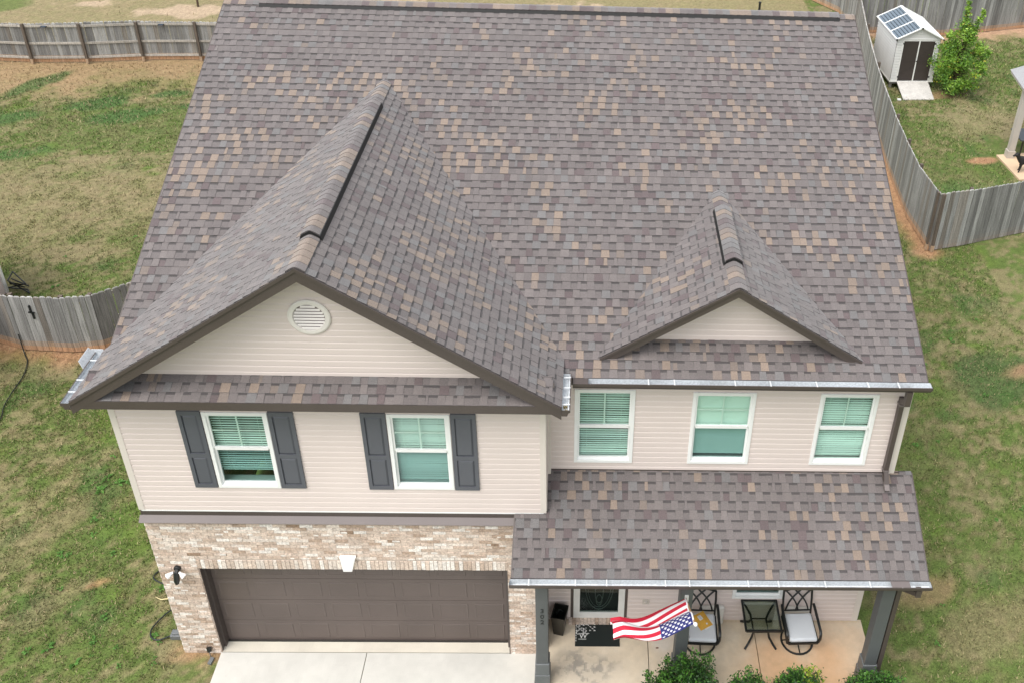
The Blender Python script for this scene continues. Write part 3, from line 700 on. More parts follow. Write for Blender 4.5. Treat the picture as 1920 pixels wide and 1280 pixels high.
# downspouts
m = MB()
m.box((11.36, .25, 5.50), (11.44, .34, 5.77)); m.beam((11.40, .30, 5.55), (11.42, .53, 5.36), .07, .09)
m.box((11.385, HD-.115, 3.88), (11.455, HD-.025, 5.42)); m.beam((11.42, HD-.07, 3.95), (11.42, HD-.22, 3.78), .07, .085, (0, 1, .5))
ds = m.build('downspout', brown_m, house)
m = MB(); m.box((11.375, HD-.125, 3.93), (11.465, HD-.02, 3.96)); m.build('downspout_strap', brown2_m, ds); m = MB(); m.box((11.375, HD-.125, 5.30), (11.465, HD-.02, 5.33)); m.build('downspout_strap', brown2_m, ds)
m = MB(); m.beam((11.42, HD-.19, 3.80), (11.42, HD-.31, 3.72), .075, .06, (0, 1, .5)); m.build('downspout_outlet', brown2_m, ds)
m = MB(); m.box((11.70, -.93, 2.78), (11.78, -.85, 2.93)); m.beam((11.74, -.89, 2.82), (11.585, -.60, 2.60), .07, .07); m.beam((11.585, -.60, 2.66), (11.585, -.60, .15), .07, .09, (0, 1, 0)); m.build('downspout', brown_m, house)

# ---------------------------------------------------------------- windows
def tagp(o, label): o['label'] = label; return o
def window(x0, x1, z0, z1, y, rail, hw, screen, shade=None, gridh=True, slats_z=None, seed=0, label=None):
    m = MB(); t = .052; o = -.035; i = .055
    m.box((x0, y+o, z0), (x0+t, y+i, z1)); m.box((x1-t, y+o, z0), (x1, y+i, z1)); m.box((x0+t, y+o, z1-t), (x1-t, y+i, z1)); m.box((x0+t, y+o, z0), (x1-t, y+i, z0+t))
    fr = m.build('window', white_m, house, bevel=.004)
    if label: fr['label'] = label
    a, b, c, d = x0+t, x1-t, z0+t, z1-t
    # sashes
    m = MB(); s = .028
    m.box((a, y-.012, rail+.001), (a+s, y+.02, d)); m.box((b-s, y-.012, rail+.001), (b, y+.02, d)); m.box((a+s, y-.012, d-s), (b-s, y+.02, d)); m.box((a+s, y-.022, rail-.025), (b-s, y+.02, rail+.03))
    m.box((a, y+.012, c), (a+s, y+.045, rail)); m.box((b-s, y+.012, c), (b, y+.045, rail)); m.box((a+s, y+.012, c), (b-s, y+.045, c+.04))
    m.build('sash', white_m, fr)
    m = MB(); m.poly([(a+s, y+.004, rail+.03), (b-s, y+.004, rail+.03), (b-s, y+.004, d-s), (a+s, y+.004, d-s)]); m.build('pane', glass_t, fr)
    m = MB(); m.poly([(a+s, y+.028, c+.04), (b-s, y+.028, c+.04), (b-s, y+.028, rail-.025), (a+s, y+.028, rail-.025)]); m.build('pane', glass_s if screen else glass_t, fr)
    m = MB(); cx = (a+b)/2; zz = (rail+d)/2
    m.box((cx-.011, y+.008, rail+.02), (cx+.011, y+.018, d-s))
    if gridh: m.box((a+s, y+.0085, zz-.011), (cx-.011, y+.0175, zz+.011)); m.box((cx+.011, y+.0085, zz-.011), (b-s, y+.0175, zz+.011))
    m.build('muntin', white_m, fr)
    # inside: dark box and blind
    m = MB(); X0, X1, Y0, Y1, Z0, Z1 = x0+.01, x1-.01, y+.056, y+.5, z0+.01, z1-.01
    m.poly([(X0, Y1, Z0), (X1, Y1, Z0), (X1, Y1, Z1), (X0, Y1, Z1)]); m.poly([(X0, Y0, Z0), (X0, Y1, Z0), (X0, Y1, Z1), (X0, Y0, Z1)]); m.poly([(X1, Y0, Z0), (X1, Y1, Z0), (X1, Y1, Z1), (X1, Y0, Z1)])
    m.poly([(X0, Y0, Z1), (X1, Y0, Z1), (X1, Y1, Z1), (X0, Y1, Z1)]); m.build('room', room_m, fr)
    m = MB(); m.poly([(X0, y+.05, z0+.03), (X1, y+.05, z0+.03), (X1, y+.2, z0+.03), (X0, y+.2, z0+.03)]); m.build('sill', whitey_m, fr)
    rnd = random.Random(seed); bl = MB()
    if shade is not None:
        bl.poly([(a+.0, y+.065, shade), (b-.0, y+.065, shade), (b-.0, y+.065, d), (a+.0, y+.065, d)]); bl.build('shade', shade_m, fr); bl = MB()
    top = d-.02; bot = c+.05 if slats_z is None else slats_z; step = .046
    n = int((top-bot)/step)
    if hw is not None:
        for k in range(n+1):
            zc_ = top-k*step; tl = .55+rnd.uniform(-.12, .12)+(.25*math.sin(k*.5+seed*2)); dy, dz = math.cos(tl)*hw, math.sin(tl)*hw; sag = rnd.uniform(-.004, .004)
            yc = y+.075
            bl.poly([(a+.008, yc-dy, zc_-dz), (b-.008, yc-dy, zc_-dz+sag), (b-.008, yc+dy, zc_+dz+sag), (a+.008, yc+dy, zc_+dz)])
        for xx in (a+.14, b-.14): bl.box((xx-.0015, y+.07, bot), (xx+.0015, y+.073, top))
        bl.box((a+.025, y+.075, bot-.03), (b-.025, y+.125, bot-.012))
        bl.build('blind', blind_m, fr)
    return fr
window(*WIN[0], 0, 4.79, .0105, True, slats_z=4.30, seed=1)
window(*WIN[1], 0, 4.78, .0165, True, seed=2)
window(*WIN[2], HD, 4.735, .0120, False, seed=3, gridh=False)
window(*WIN[3], HD, 4.75, None, True, shade=4.12, seed=4)
window(*WIN[4], HD, 4.75, .0145, False, slats_z=4.12, seed=5, gridh=False)
window(*PWIN, HD, 1.5, None, True, seed=6)
# window latches seen low behind the glass
def shutter(x0, x1, z0, z1):
    m = MB(); t = .042
    st = .055
    zs = [z0, z0+.075, (z0+z1)*.5-.14, (z0+z1)*.5-.06, z1-.075, z1]
    m.box((x0, -t, z0), (x0+st, -.012, z1)); m.box((x1-st, -t, z0), (x1, -.012, z1))
    m.box((x0+st, -t, zs[0]), (x1-st, -.012, zs[1])); m.box((x0+st, -t, zs[2]), (x1-st, -.012, zs[3])); m.box((x0+st, -t, zs[4]), (x1-st, -.012, zs[5]))
    for za, zb in ((zs[1], zs[2]), (zs[3], zs[4])):
        a, b = x0+st, x1-st; q = .03
        O_ = [(a, -t+.022, za), (b, -t+.022, za), (b, -t+.022, zb), (a, -t+.022, zb)]; I_ = [(a+q, -t+.004, za+q), (b-q, -t+.004, za+q), (b-q, -t+.004, zb-q), (a+q, -t+.004, zb-q)]
        for k in range(4): m.poly([O_[k], O_[(k+1) % 4], I_[(k+1) % 4], I_[k]])
        m.poly(I_)
    m.build('shutter', slate_m, house)
shutter(.935, 1.262, 4.01, 5.52); shutter(2.202, 2.56, 4.01, 5.52); shutter(3.494, 3.852, 4.0, 5.52); shutter(4.768, 5.13, 4.0, 5.52)
# round louvred gable vent
m = MB(); vc = (3.01, -.014, 7.20); N = 40
for k in range(N):
    a0, a1 = 2*math.pi*k/N, 2*math.pi*(k+1)/N
    for (ra, ya), (rb, yb_) in (((.285, 0), (.285, -.022)), ((.285, -.022), (.265, -.032)), ((.265, -.032), (.215, -.032)), ((.215, -.032), (.205, -.006))):
        m.poly([(vc[0]+ra*math.cos(a0), vc[1]+ya, vc[2]+ra*math.sin(a0)), (vc[0]+ra*math.cos(a1), vc[1]+ya, vc[2]+ra*math.sin(a1)), (vc[0]+rb*math.cos(a1), vc[1]+yb_, vc[2]+rb*math.sin(a1)), (vc[0]+rb*math.cos(a0), vc[1]+yb_, vc[2]+rb*math.sin(a0))])
gv = m.build('gable_vent', MATS['vent_cream'] if 'vent_cream' in MATS else material('vent_cream', (.76, .72, .68), .5, big=(3, .03)), house, smooth=True)
m = MB()
for k in range(8):
    z = vc[2]-.19+k*.05; hw = math.sqrt(max(.205**2-(z+.02-vc[2])**2, 0)); 
    m.hexa([(vc[0]-hw, vc[1]-.028, z), (vc[0]+hw, vc[1]-.028, z), (vc[0]+hw, vc[1]-.024, z), (vc[0]-hw, vc[1]-.024, z), (vc[0]-hw, vc[1]-.010, z+.020), (vc[0]+hw, vc[1]-.010, z+.020), (vc[0]+hw, vc[1]-.008, z+.022), (vc[0]-hw, vc[1]-.008, z+.022)])
m.build('louvre', MATS['vent_cream'], gv)
m = MB(); m.lathe([(.206, 0), (.206, .006)], (vc[0], vc[1]-.001, vc[2]), (0, -1, 0), n=40); m.build('vent_backing', brown2_m, gv)

# ---------------------------------------------------------------- brick front
BR = [(.53, .415, .335), (.60, .49, .41), (.68, .60, .53), (.46, .345, .265), (.63, .52, .435), (.76, .71, .655), (.30, .21, .145)]
OPN = (.61, 5.49, 2.16)
def bricks(name, x0, x1, z0, z1, y, parent, opening=None, depth=.10, seed=1, soldier=False):
    rnd = random.Random(seed); m = MB(); L, H, J = .203, .057, .0095; z = z0; r = 0
    while z+H*.6 < z1:
        zt = min(z+H, z1); x = x0-(.1 if r % 2 else 0); light = rnd.random()
        while x < x1:
            a = max(x, x0); b = min(x+L-J, x1)
            if b-a > .02:
                segs = [(a, b)]
                if opening and z < opening[2]+(.21 if soldier else 0):
                    segs = [s_ for s_ in ((a, min(b, opening[0])), (max(a, opening[1]), b)) if s_[1]-s_[0] > .02]
                    if not soldier and False: pass
                for (p, q) in segs:
                    w_ = rnd.random()
                    c = BR[0] if w_ < .24 else BR[1] if w_ < .48 else BR[2] if w_ < .66 else BR[4] if w_ < .82 else BR[5] if w_ < .91 else BR[3] if w_ < .985 else BR[6]
                    c = vary(c, rnd, .08); dp = rnd.uniform(-.004, .004)
                    m.box((p, y+dp, z), (q, y+.03, zt), c)
                    if rnd.random() < .16:   # smeared white wash patch, a thin chip on the face
                        pa = p+(q-p)*rnd.uniform(0, .5); pb = min(q, pa+rnd.uniform(.04, .12)); za = z+H*rnd.uniform(0, .3); zb = min(zt, za+H*rnd.uniform(.4, .8))
                        m.box((pa, y+dp-.002, za), (pb, y+dp, zb), (.74, .69, .64))
            x += L
        z += H+J; r += 1
    if soldier:
        x = opening[0]; zz = opening[2]
        while x < opening[1]-.01:
            c = vary(BR[rnd.choice((0, 1, 1, 2, 4, 5, 2))], rnd, .08); m.box((x, y-.004+rnd.uniform(-.003, .003), zz+.004), (min(x+.058, opening[1]), y+.03, zz+.198), c); x += .0665
    return m.build(name, brick_m, parent)
def mortar(m, x0, x1, z0, z1, y): m.box((x0, y+.008, z0), (x1, y+.09, z1))
m = MB(); mortar(m, 0.004, .61, -.02, 3.32, -.012); mortar(m, 5.49, W-.004, -.02, 3.32, -.012); m.box((.61, -.004, 2.16), (5.49, .078, 3.32)); 
bw = m.build('brick_wall', mortar_m, house)
bricks('brick_course', 0, W, .0, 3.23, -.012, bw, OPN, seed=5, soldier=True)
m = MB(); rnd = random.Random(9); x = 0                                               # rowlock course under the band
while x < PX0+.35:
    c = vary(BR[rnd.choice((1, 2, 4, 1, 2))], rnd, .07); m.hexa([(x, -.048, 3.235), (x+.192, -.048, 3.235), (x+.192, .05, 3.235), (x, .05, 3.235), (x, -.048, 3.292), (x+.192, -.048, 3.292), (x+.192, .05, 3.33), (x, .05, 3.33)], c); x += .203
m.build('brick_cap_course', brick_m, bw)
m = MB()                                                                               # quoin ends on the left corner and the jamb returns
rnd = random.Random(10); z = 0; k = 0
while z < 3.2:
    c = vary(BR[rnd.choice((1, 2, 2, 5, 4))], rnd, .07); m.box((-.014 if k % 2 else -.008, -.010, z), (.0, .20 if k % 2 else .1, z+.057), c)
    z += .0665; k += 1
m.build('brick_return', brick_m, bw)
for xx in ((.61, .618), (5.482, 5.49)):
    m = MB(); z = 0
    while z < 2.12: m.box((xx[0], .0, z), (xx[1], .10, z+.057), vary(BR[rnd.choice((0, 1, 3, 4))], rnd, .07)); z += .0665
    m.build('brick_return', brick_m, bw)
m = MB(); m.prism([(2.905, -.012, 2.17), (3.045, -.012, 2.17), (3.13, -.012, 2.50), (2.875, -.012, 2.50)], (0, -.055, 0)); m.build('keystone', material('keystone_white', (.86, .86, .84), .6, big=(9, .04)), bw, bevel=.006)
# garage door
m = MB(); gx0, gx1, gy = .66, 5.44, .215
m.box((gx0, gy+.03, .02), (gx1, gy+.05, 2.2))
nr, ncp = 4, 8; rh = 2.14/nr; cw = (gx1-gx0)/ncp
for r in range(nr):
    z0 = .02+r*rh
    m.box((gx0, gy+.008, z0+.004), (gx1, gy+.031, z0+rh-.004))
    for c in range(ncp):
        a, b, za, zb = gx0+c*cw+.055, gx0+(c+1)*cw-.055, z0+.085, z0+rh-.085; q = .022
        y0, y1, y2 = gy+.0078, gy+.001, gy+.0055
        A = [(a, y0, za), (b, y0, za), (b, y0, zb), (a, y0, zb)]; B = [(a+q*.5, y1, za+q*.5), (b-q*.5, y1, za+q*.5), (b-q*.5, y1, zb-q*.5), (a+q*.5, y1, zb-q*.5)]
        C_ = [(a+q*1.6, y2, za+q*1.6), (b-q*1.6, y2, za+q*1.6), (b-q*1.6, y2, zb-q*1.6), (a+q*1.6, y2, zb-q*1.6)]
        for P0, P1 in ((A, B), (B, C_)):
            for k in range(4): m.poly([P0[k], P0[(k+1) % 4], P1[(k+1) % 4], P1[k]])
        m.poly(C_)
gd = m.build('garage_door', door_m, house)
m = MB()
m.box((.618, .10, 0), (.655, .24, 2.16)); m.box((5.445, .10, 0), (5.482, .24, 2.16)); m.box((.618, .10, 2.13), (5.482, .24, 2.165))
m.box((.610, .015, 0), (.622, .10, 2.16)); m.box((5.478, -.02, 0), (5.492, .10, 2.16))
m.build('garage_door_jamb', brown_m, house)
m = MB(); m.box((.655, .188, .018), (5.445, .214, .035)); m.build('weather_strip', seal_m, gd)
m = MB(); m.box((0, .25, 2.16), (W, .3, 3.3)); m.box((0, .09, -.05), (.61, .3, 3.3)); m.box((5.49, .09, -.05), (W, .3, 3.3)); m.build('inner_wall', mortar_m, house)
# wing return on the porch side (brick)
m = MB(); m.box((W-.012, .09, -.02), (W-.002, HD, 3.45)); m.build('wing_return_wall', siding_m, house)

# twin head security light beside the garage door
lx, lz = .30, 2.12
m = MB(); m.lathe([(.055, -.0), (.055, .03), (.04, .045)], (lx, -.015, lz+.06), (0, -1, 0)); m.beam((lx, -.05, lz+.05), (lx, -.12, lz+.03), .05, .05)
m.lathe([(.0, -.02), (.035, -.01), (.042, .06), (.045, .15), (.03, .20), (.0, .21)], (lx, -.10, lz+.04), (0, -.25, -1), n=16)
wl = m.build('wall_light', black_m, house, smooth=True)
tagp(wl, 'black motion sensor light with two white lamp heads on the brick left of the garage door')
for s_ in (-1, 1):
    m = MB(); ax = Vector((s_*.75, -.35, -.45)).normalized(); st = Vector((lx+s_*.045, -.09, lz+.045))
    m.lathe([(.018, 0), (.022, .03), (.044, .085), (.048, .11), (.035, .115), (0, .116)], st, ax, n=16); m.build('lamp_head', material('lamp_white', (.82, .80, .80), .4) if s_ < 0 else MATS['lamp_white'], wl, smooth=True)

# ---------------------------------------------------------------- front door
m = MB(); x0, x1, z0, z1 = DOOR; y = HD
m.box((x0+.05, y-.03, z0+.05), (x0+.16, y+.02, z1)); m.box((x1-.16, y-.03, z0+.05), (x1-.05, y+.02, z1)); m.box((x0+.16, y-.03, z0+.05), (x1-.16, y+.02, z0+.20)); m.box((x0+.16, y-.03, z1-.12), (x1-.16, y+.02, z1))
fd = m.build('front_door', whitey_m, house, bevel=.004)
tagp(fd, 'white storm door frame around dark glass')
m = MB(); m.box((x0+.16, y-.012, z0+.20), (x1-.16, y-.008, z1-.12)); m.build('storm_glass', glass_d, fd)
m = MB(); m.box((x0+.05, y+.06, z0+.05), (x1-.05, y+.10, z1))
for (a, b) in ((x0+.20, (x0+x1)/2-.04), ((x0+x1)/2+.04, x1-.20)):
    m.box((a, y+.045, z0+.25), (b, y+.06, z0+.62))
m.build('door_leaf', material('dark_door', (.055, .062, .058), .45), fd)
m = MB(); cx = (x0+x1)/2
def oval(a, b, cz, n=26): return [(cx+a*math.sin(2*math.pi*k/n), y+.04, cz+b*math.cos(2*math.pi*k/n)) for k in range(n)]
m.tube(oval(.24, .62, .95), .009, 5, closed=True); m.tube(oval(.20, .56, .95), .006, 5, closed=True); m.tube(oval(.07, .30, .80), .008, 5, closed=True); m.tube(oval(.05, .14, .58), .007, 5, closed=True)
m.box((x0+.19, y+.036, z0+.66), (x1-.19, y+.044, z0+.668)); m.build('door_glass_leading', material('leading', (.5, .52, .5), .4, metal=.6), fd)
m = MB(); m.box((x0, y-.018, z0), (x0+.045, y+.02, z1)); m.box((x1-.045, y-.018, z0), (x1, y+.02, z1)); m.build('door_trim', brown_m, house)
m = MB(); rnd = random.Random(12); x = x0-.03
while x < x1: m.box((x, y-.13, .13), (x+.058, y-.02, .19), vary(BR[rnd.choice((0, 1, 3, 4))], rnd, .08)); x += .066
m.build('brick_threshold', brick_m, house)
m = MB(); m.box((7.75, y-.03, .56), (7.87, y-.012, .69)); m.lathe([(.035, 0), (.03, .02), (.012, .03)], (7.81, y-.03, .625), (0, -1, 0), n=12); m.build('outdoor_socket', material('socket', (.55, .50, .45), .5), house, bevel=.004)

# ---------------------------------------------------------------- porch posts
def porch_post(x0, x1, y0, y1, label=None):
    m = MB(); m.box((x0, y0, .60), (x1, y1, 2.72)); p = m.build('porch_post', post_m, house, bevel=.008)
    m = MB(); e = .018; m.box((x0-e, y0-e, .42), (x1+e, y1+e, .70)); m.box((x0-e-.01, y0-e-.01, .13), (x1+e+.01, y1+e+.01, .419)); m.build('post_base', post2_m, p, bevel=.008)
    return p
pl = porch_post(5.975, 6.17, -.65, -.45); porch_post(8.20, 8.40, -.65, -.45); porch_post(11.33, 11.53, -.65, -.45)
pl['label'] = 'porch post carrying the house number 302'
def text_mesh(name, s, size, loc, rot, mat, parent=None, align='CENTER', ext=.002, spacing=1):
    cu = bpy.data.curves.new(name, 'FONT'); cu.body = s; cu.size = size; cu.extrude = ext; cu.align_x = align; cu.align_y = 'CENTER'
    t = bpy.data.objects.new(name, cu); COL.objects.link(t)
    bpy.context.view_layer.update(); me = bpy.data.meshes.new_from_object(t.evaluated_get(bpy.context.evaluated_depsgraph_get()))
    bpy.data.objects.remove(t); o = bpy.data.objects.new(name, me); COL.objects.link(o); me.materials.clear(); me.materials.append(mat)
    off = Vector((0, 0, 0)); q = parent
    while q: off += q.location; q = q.parent
    if parent: o.parent = parent
    o.location = Vector(loc)-off; o.rotation_euler = rot; return o
for k, ch in enumerate('302'):
    text_mesh('house_number', ch, .135, (6.078, -.655, 2.03-k*.135), (math.pi/2, 0, 0), black_m, pl)

# ================================================================ PORCH THINGS
def patio_chair():
    r = empty('patio_chair', (0, 0, 0))
    m = MB()      # sled ring base
    m.tube([(.27*math.cos(a), .27*math.sin(a), .02) for a in np.linspace(0, 2*math.pi, 29)[:-1]], .018, 8, closed=True)
    m.tube([(-.26, 0, .024), (0, 0, .05), (.26, 0, .024)], .011, 6); m.tube([(0, -.26, .024), (0, 0, .05), (0, .26, .024)], .011, 6)
    m.lathe([(.035, .03), (.03, .05), (.028, .30), (.07, .33), (.07, .345)], n=12); m.build('swivel_base', black_m, r, local=True, smooth=True)
    m = MB()      # seat frame
    a, b, f, k = -.255, .255, -.30, .23
    m.beam((a, f, .37), (a, k, .35), .035, .04); m.beam((b, f, .37), (b, k, .35), .035, .04); m.beam((a, f, .37), (b, f, .37), .035, .04); m.beam((a, k, .35), (b, k, .35), .035, .04)
    m.build('seat_frame', black_m, r, local=True)
    for s_ in (-1, 1):
        m = MB(); x = s_*.285
        m.tube([(x*.93, -.28, .36), (x, -.29, .45), (x, -.28, .56), (x, -.24, .595), (x, -.05, .60), (x, .14, .61), (x*.97, .26, .63)], .025, 8)
        m.build('arm', black_m, r, local=True, smooth=True)
    m = MB()
    B = lambda x, z: (x, .23+(z-.36)*.28, z)
    m.tube([B(-.245, .36), B(-.25, .7), B(-.245, .85)], .019, 8); m.tube([B(.245, .36), B(.25, .7), B(.245, .85)], .019, 8)
    m.tube([B(-.245, .85), B(-.12, .885), B(0, .895), B(.12, .885), B(.245, .85)], .020, 8); m.tube([B(-.245, .47), B(.245, .47)], .014, 8)
    for (x0, x1, bow) in ((-.20, .06, .05), (.20, -.06, -.05), (-.02, .235, .05), (.02, -.235, -.05)):
        pts = [];
        for i in range(8): t = i/7; pts.append(B(x0+(x1-x0)*t+bow*math.sin(math.pi*t)*-1, .47+.405*t))
        m.tube(pts, .015, 6)
    m.build('backrest', black_m, r, local=True, smooth=True)
    m = MB(); m.box((-.235, -.315, .40), (.235, .20, .485)); m.build('seat_cushion', cush_m, r, local=True, smooth=True, bevel=.03)
    return r
c1 = patio_chair(); c1.location = (10.44, .175, .13); c1.rotation_euler = (0, 0, math.radians(2))
tag(c1, 'black metal swivel patio chair with empty grey cushion, right of the glass table', 'chair', 'swivel chairs on the porch')
c2 = copy_tree(c1); c2.location = (8.745, .16, .13); c2.rotation_euler = (0, 0, math.radians(-2))
tag(c2, 'black metal swivel patio chair with a yellow envelope on its cushion, beside the middle post', 'chair', 'swivel chairs on the porch')
# side table
t = empty('patio_table', (9.78, .27, .13)); tag(t, 'square smoked glass patio table on curved black legs between the two chairs', 'table')
m = MB(); h = .30
for a, b in (((-h, -h), (h, -h)), ((h, -h), (h, h)), ((h, h), (-h, h)), ((-h, h), (-h, -h))): m.beam((a[0], a[1], .55), (b[0], b[1], .55), .034, .034)
m.build('table_rim', black_m, t, local=True)
m = MB(); m.box((-h+.012, -h+.012, .548), (h-.012, h-.012, .555)); m.build('table_top', table_gm, t, local=True)
for sx in (-1, 1):
    for sy in (-1, 1):
        m = MB(); m.tube([(sx*.29, sy*.29, .535), (sx*.22, sy*.22, .46), (sx*.15, sy*.15, .36), (sx*.13, sy*.13, .27), (sx*.15, sy*.15, .17), (sx*.21, sy*.21, .08), (sx*.27, sy*.27, .012)], .020, 8); m.build('leg', black_m, t, local=True, smooth=True)
m = MB(); m.beam((-.13, -.13, .28), (.13, -.13, .28), .016, .02); m.beam((-.13, .13, .28), (.13, .13, .28), .016, .02); m.beam((-.13, -.13, .28), (-.13, .13, .28), .016, .02); m.beam((.13, -.13, .28), (.13, .13, .28), .016, .02); m.build('brace', black_m, t, local=True)
# back cushions fallen behind the chairs
def cushion(name, loc, rz, tilt, label, mat, sx=.46, sz=.46):
    m = MB(); m.box((-sx/2, -.05, 0), (sx/2, .05, sz)); o = m.build(name, mat, None, smooth=True, bevel=.045); o.modifiers['bevel'].segments = 4
    o.location = loc; o.rotation_euler = (tilt, 0, rz); tag(o, label, 'cushion', 'spare cushions on the porch floor'); return o
cushion('cushion', (8.97, .50, .135), math.radians(3), -.06, 'pale round cornered cushion standing behind the chair with the envelope', cush2_m, .44, .44)
cushion('cushion', (10.48, .50, .135), math.radians(-2), -.06, 'pale cushion standing behind the empty right hand chair', cush2_m, .44, .42)
# yellow padded envelope
pk = empty('envelope', (8.755, .20, .622)); pk.rotation_euler = (0, 0, math.radians(28))
tag(pk, 'yellow padded envelope with white labels lying on the left chair cushion', 'envelope')
m = MB(); gx_ = [(-.12+.24*i/6) for i in range(7)]; gy_ = [(-.15+.30*i/8) for i in range(9)]
def pz(x, y): return .006+.028*max(0, 1-(x/.12)**2)*max(0, 1-(y/.15)**2)+.003*math.sin(x*60)*math.cos(y*44)
for i in range(6):
    for j in range(8):
        q = [(gx_[i], gy_[j]), (gx_[i+1], gy_[j]), (gx_[i+1], gy_[j+1]), (gx_[i], gy_[j+1])]
        m.poly([(a, b, pz(a, b)) for a, b in q]); m.poly([(a, b, 0) for a, b in q][::-1])
m.build('paper', yellow_m, pk, local=True)
def sticker(x0, x1, y0, y1, mat, name, dz=.004):
    m = MB(); n = 4
    for i in range(n):
        for j in range(n):
            q = [(x0+(x1-x0)*(i+a)/n, y0+(y1-y0)*(j+b)/n) for a, b in ((0, 0), (1, 0), (1, 1), (0, 1))]; m.poly([(a, b, pz(a, b)+dz) for a, b in q])
    m.build(name, mat, pk, local=True)
sticker(-.045, .025, 0, .095, paper_m, 'address_label'); sticker(.02, .05, -.11, -.08, paper_m, 'stamp')
m = MB()
for k in range(5): m.poly([(-.03, .015+k*.015, pz(0, .04)+.007), (.012-.008*(k % 2), .015+k*.015, pz(0, .04)+.007), (.012-.008*(k % 2), .019+k*.015, pz(0, .04)+.007), (-.03, .019+k*.015, pz(0, .04)+.007)])
m.build('label_print', material('print_grey', (.35, .33, .33), .8), pk, local=True)
pk2 = MB(); pk2.box((-.10, -.13, 0), (.10, .13, .006)); o = pk2.build('letter', paper_m, None); o.location = (8.80, .19, .617); o.rotation_euler = (0, 0, math.radians(40)); tag(o, 'white letter poking out from under the yellow envelope', 'letter')
# planter / tall black box
bx = empty('planter', (6.32, .36, .13)); bx.rotation_euler = (0, 0, math.radians(-12)); tag(bx, 'tall black empty square planter standing left of the front door', 'planter')
m = MB(); a, b, H_ = .085, .125, .50
for k in range(4):
    s = [(-1, -1), (1, -1), (1, 1), (-1, 1)]; p = s[k]; q = s[(k+1) % 4]
    m.poly([(p[0]*a, p[1]*a*1.2, 0), (q[0]*a, q[1]*a*1.2, 0), (q[0]*b, q[1]*b*1.2, H_), (p[0]*b, p[1]*b*1.2, H_)])
    m.poly([(p[0]*b, p[1]*b*1.2, H_), (q[0]*b, q[1]*b*1.2, H_), (q[0]*(b-.012), q[1]*(b*1.2-.012), H_), (p[0]*(b-.012), p[1]*(b*1.2-.012), H_)])
    m.poly([(p[0]*(b-.012), p[1]*(b*1.2-.012), H_), (q[0]*(b-.012), q[1]*(b*1.2-.012), H_), (q[0]*a*.8, q[1]*a, .2), (p[0]*a*.8, p[1]*a, .2)])
m.poly([(-a*.8, -a, .2), (a*.8, -a, .2), (a*.8, a, .2), (-a*.8, a, .2)])
m.build('pot', material('glossy_black', (.012, .012, .010), .3), bx, local=True)
m = MB(); m.tube([(-.06, -.04, .47), (0, .02, .53), (.05, .03, .47)], .006, 6); m.tube([(-.05, .08, .44), (.02, .03, .50)], .008, 6); m.build('contents', rubber_m, bx, local=True)
# door mat
mt = empty('door_mat', (6.975, .262, .13)); tag(mt, 'black rubber door mat with worn white lattice and a letter W, before the front door', 'door mat')
m = MB(); m.box((-.385, -.215, 0), (.385, .215, .012)); m.build('mat_base', rubber_m, mt, local=True)
m = MB(); rnd = random.Random(6)
def bit(x0, y0, x1, y1, wd=.010):
    d = Vector((x1-x0, y1-y0, 0)); 
    if d.length < 1e-4: return
    nn = Vector((-d.y, d.x, 0)).normalized()*wd/2; p = Vector((x0, y0, .0135)); q = Vector((x1, y1, .0135)); m.poly([p-nn, q-nn, q+nn, p+nn])
for i in range(9):
    for j in range(6):
        x = -.365+i*.038; yy = .195-j*.034; fade = i/8.0+j*.06
        if rnd.random() > fade*.75:
            bit(x, yy, x+.028, yy-.02 if (i+j) % 2 else yy)
            if rnd.random() > .35: bit(x, yy, x+.006, yy-.026)
for j in range(7): bit(-.37, .19-j*.048, -.37, .16-j*.048, .009)
for i in range(19): 
    if rnd.random() < .8: bit(-.36+i*.039, .205, -.335+i*.039, .205, .010)
bit(-.33, -.085, -.19, -.085, .008); bit(-.33, .022, -.14, .022, .009)
m.build('mat_print', paper_m, mt, local=True)
W_ = text_mesh('mat_letter', 'W', .13, (-.245, -.03, .0135), (0, 0, 0), paper_m, None, ext=.0003); W_.parent = mt
# dead leaf on the porch
m = MB(); m.poly([(-.03, 0, .004), (-.01, -.018, .012), (.025, -.01, .006), (.03, .006, .012), (0, .02, .004)]); o = m.build('leaf', material('brown_leaf', (.13, .05, .02), .8)); o.location = (8.0, .02, .132); tag(o, 'single curled brown leaf lying on the porch concrete below the flag', 'leaf')

# ---------------------------------------------------------------- flag
fl = empty('flag', (8.30, -.655, 2.38)); tag(fl, 'United States flag blowing to the left from a short pole on the middle porch post', 'flag')
m = MB(); m.tube([(8.30, -.655, 2.38), (8.28, -.75, 2.46), (8.285, -1.68, 3.19)], .014, 10); m.build('flagpole', material('wood_pole', (.42, .25, .12), .4), fl, smooth=True)
m = MB(); m.lathe([(0, 0), (.026, .006), (.032, .03), (.02, .055), (0, .06)], (8.285, -1.67, 3.185), (0, -.75, .58), n=12); m.build('finial', white_m, fl, smooth=True)
m = MB(); m.box((8.27, -.68, 2.32), (8.33, -.65, 2.44)); m.lathe([(.024, 0), (.024, .08)], (8.30, -.66, 2.38), (-.1, -.75, .62), n=10); m.build('pole_bracket', whitey_m, fl)
H0, H1 = Vector((8.27, -.76, 2.47)), Vector((8.285, -1.60, 3.12)); G0, G1 = Vector((7.13, -.87, 2.14)), Vector((7.17, -1.62, 2.70))
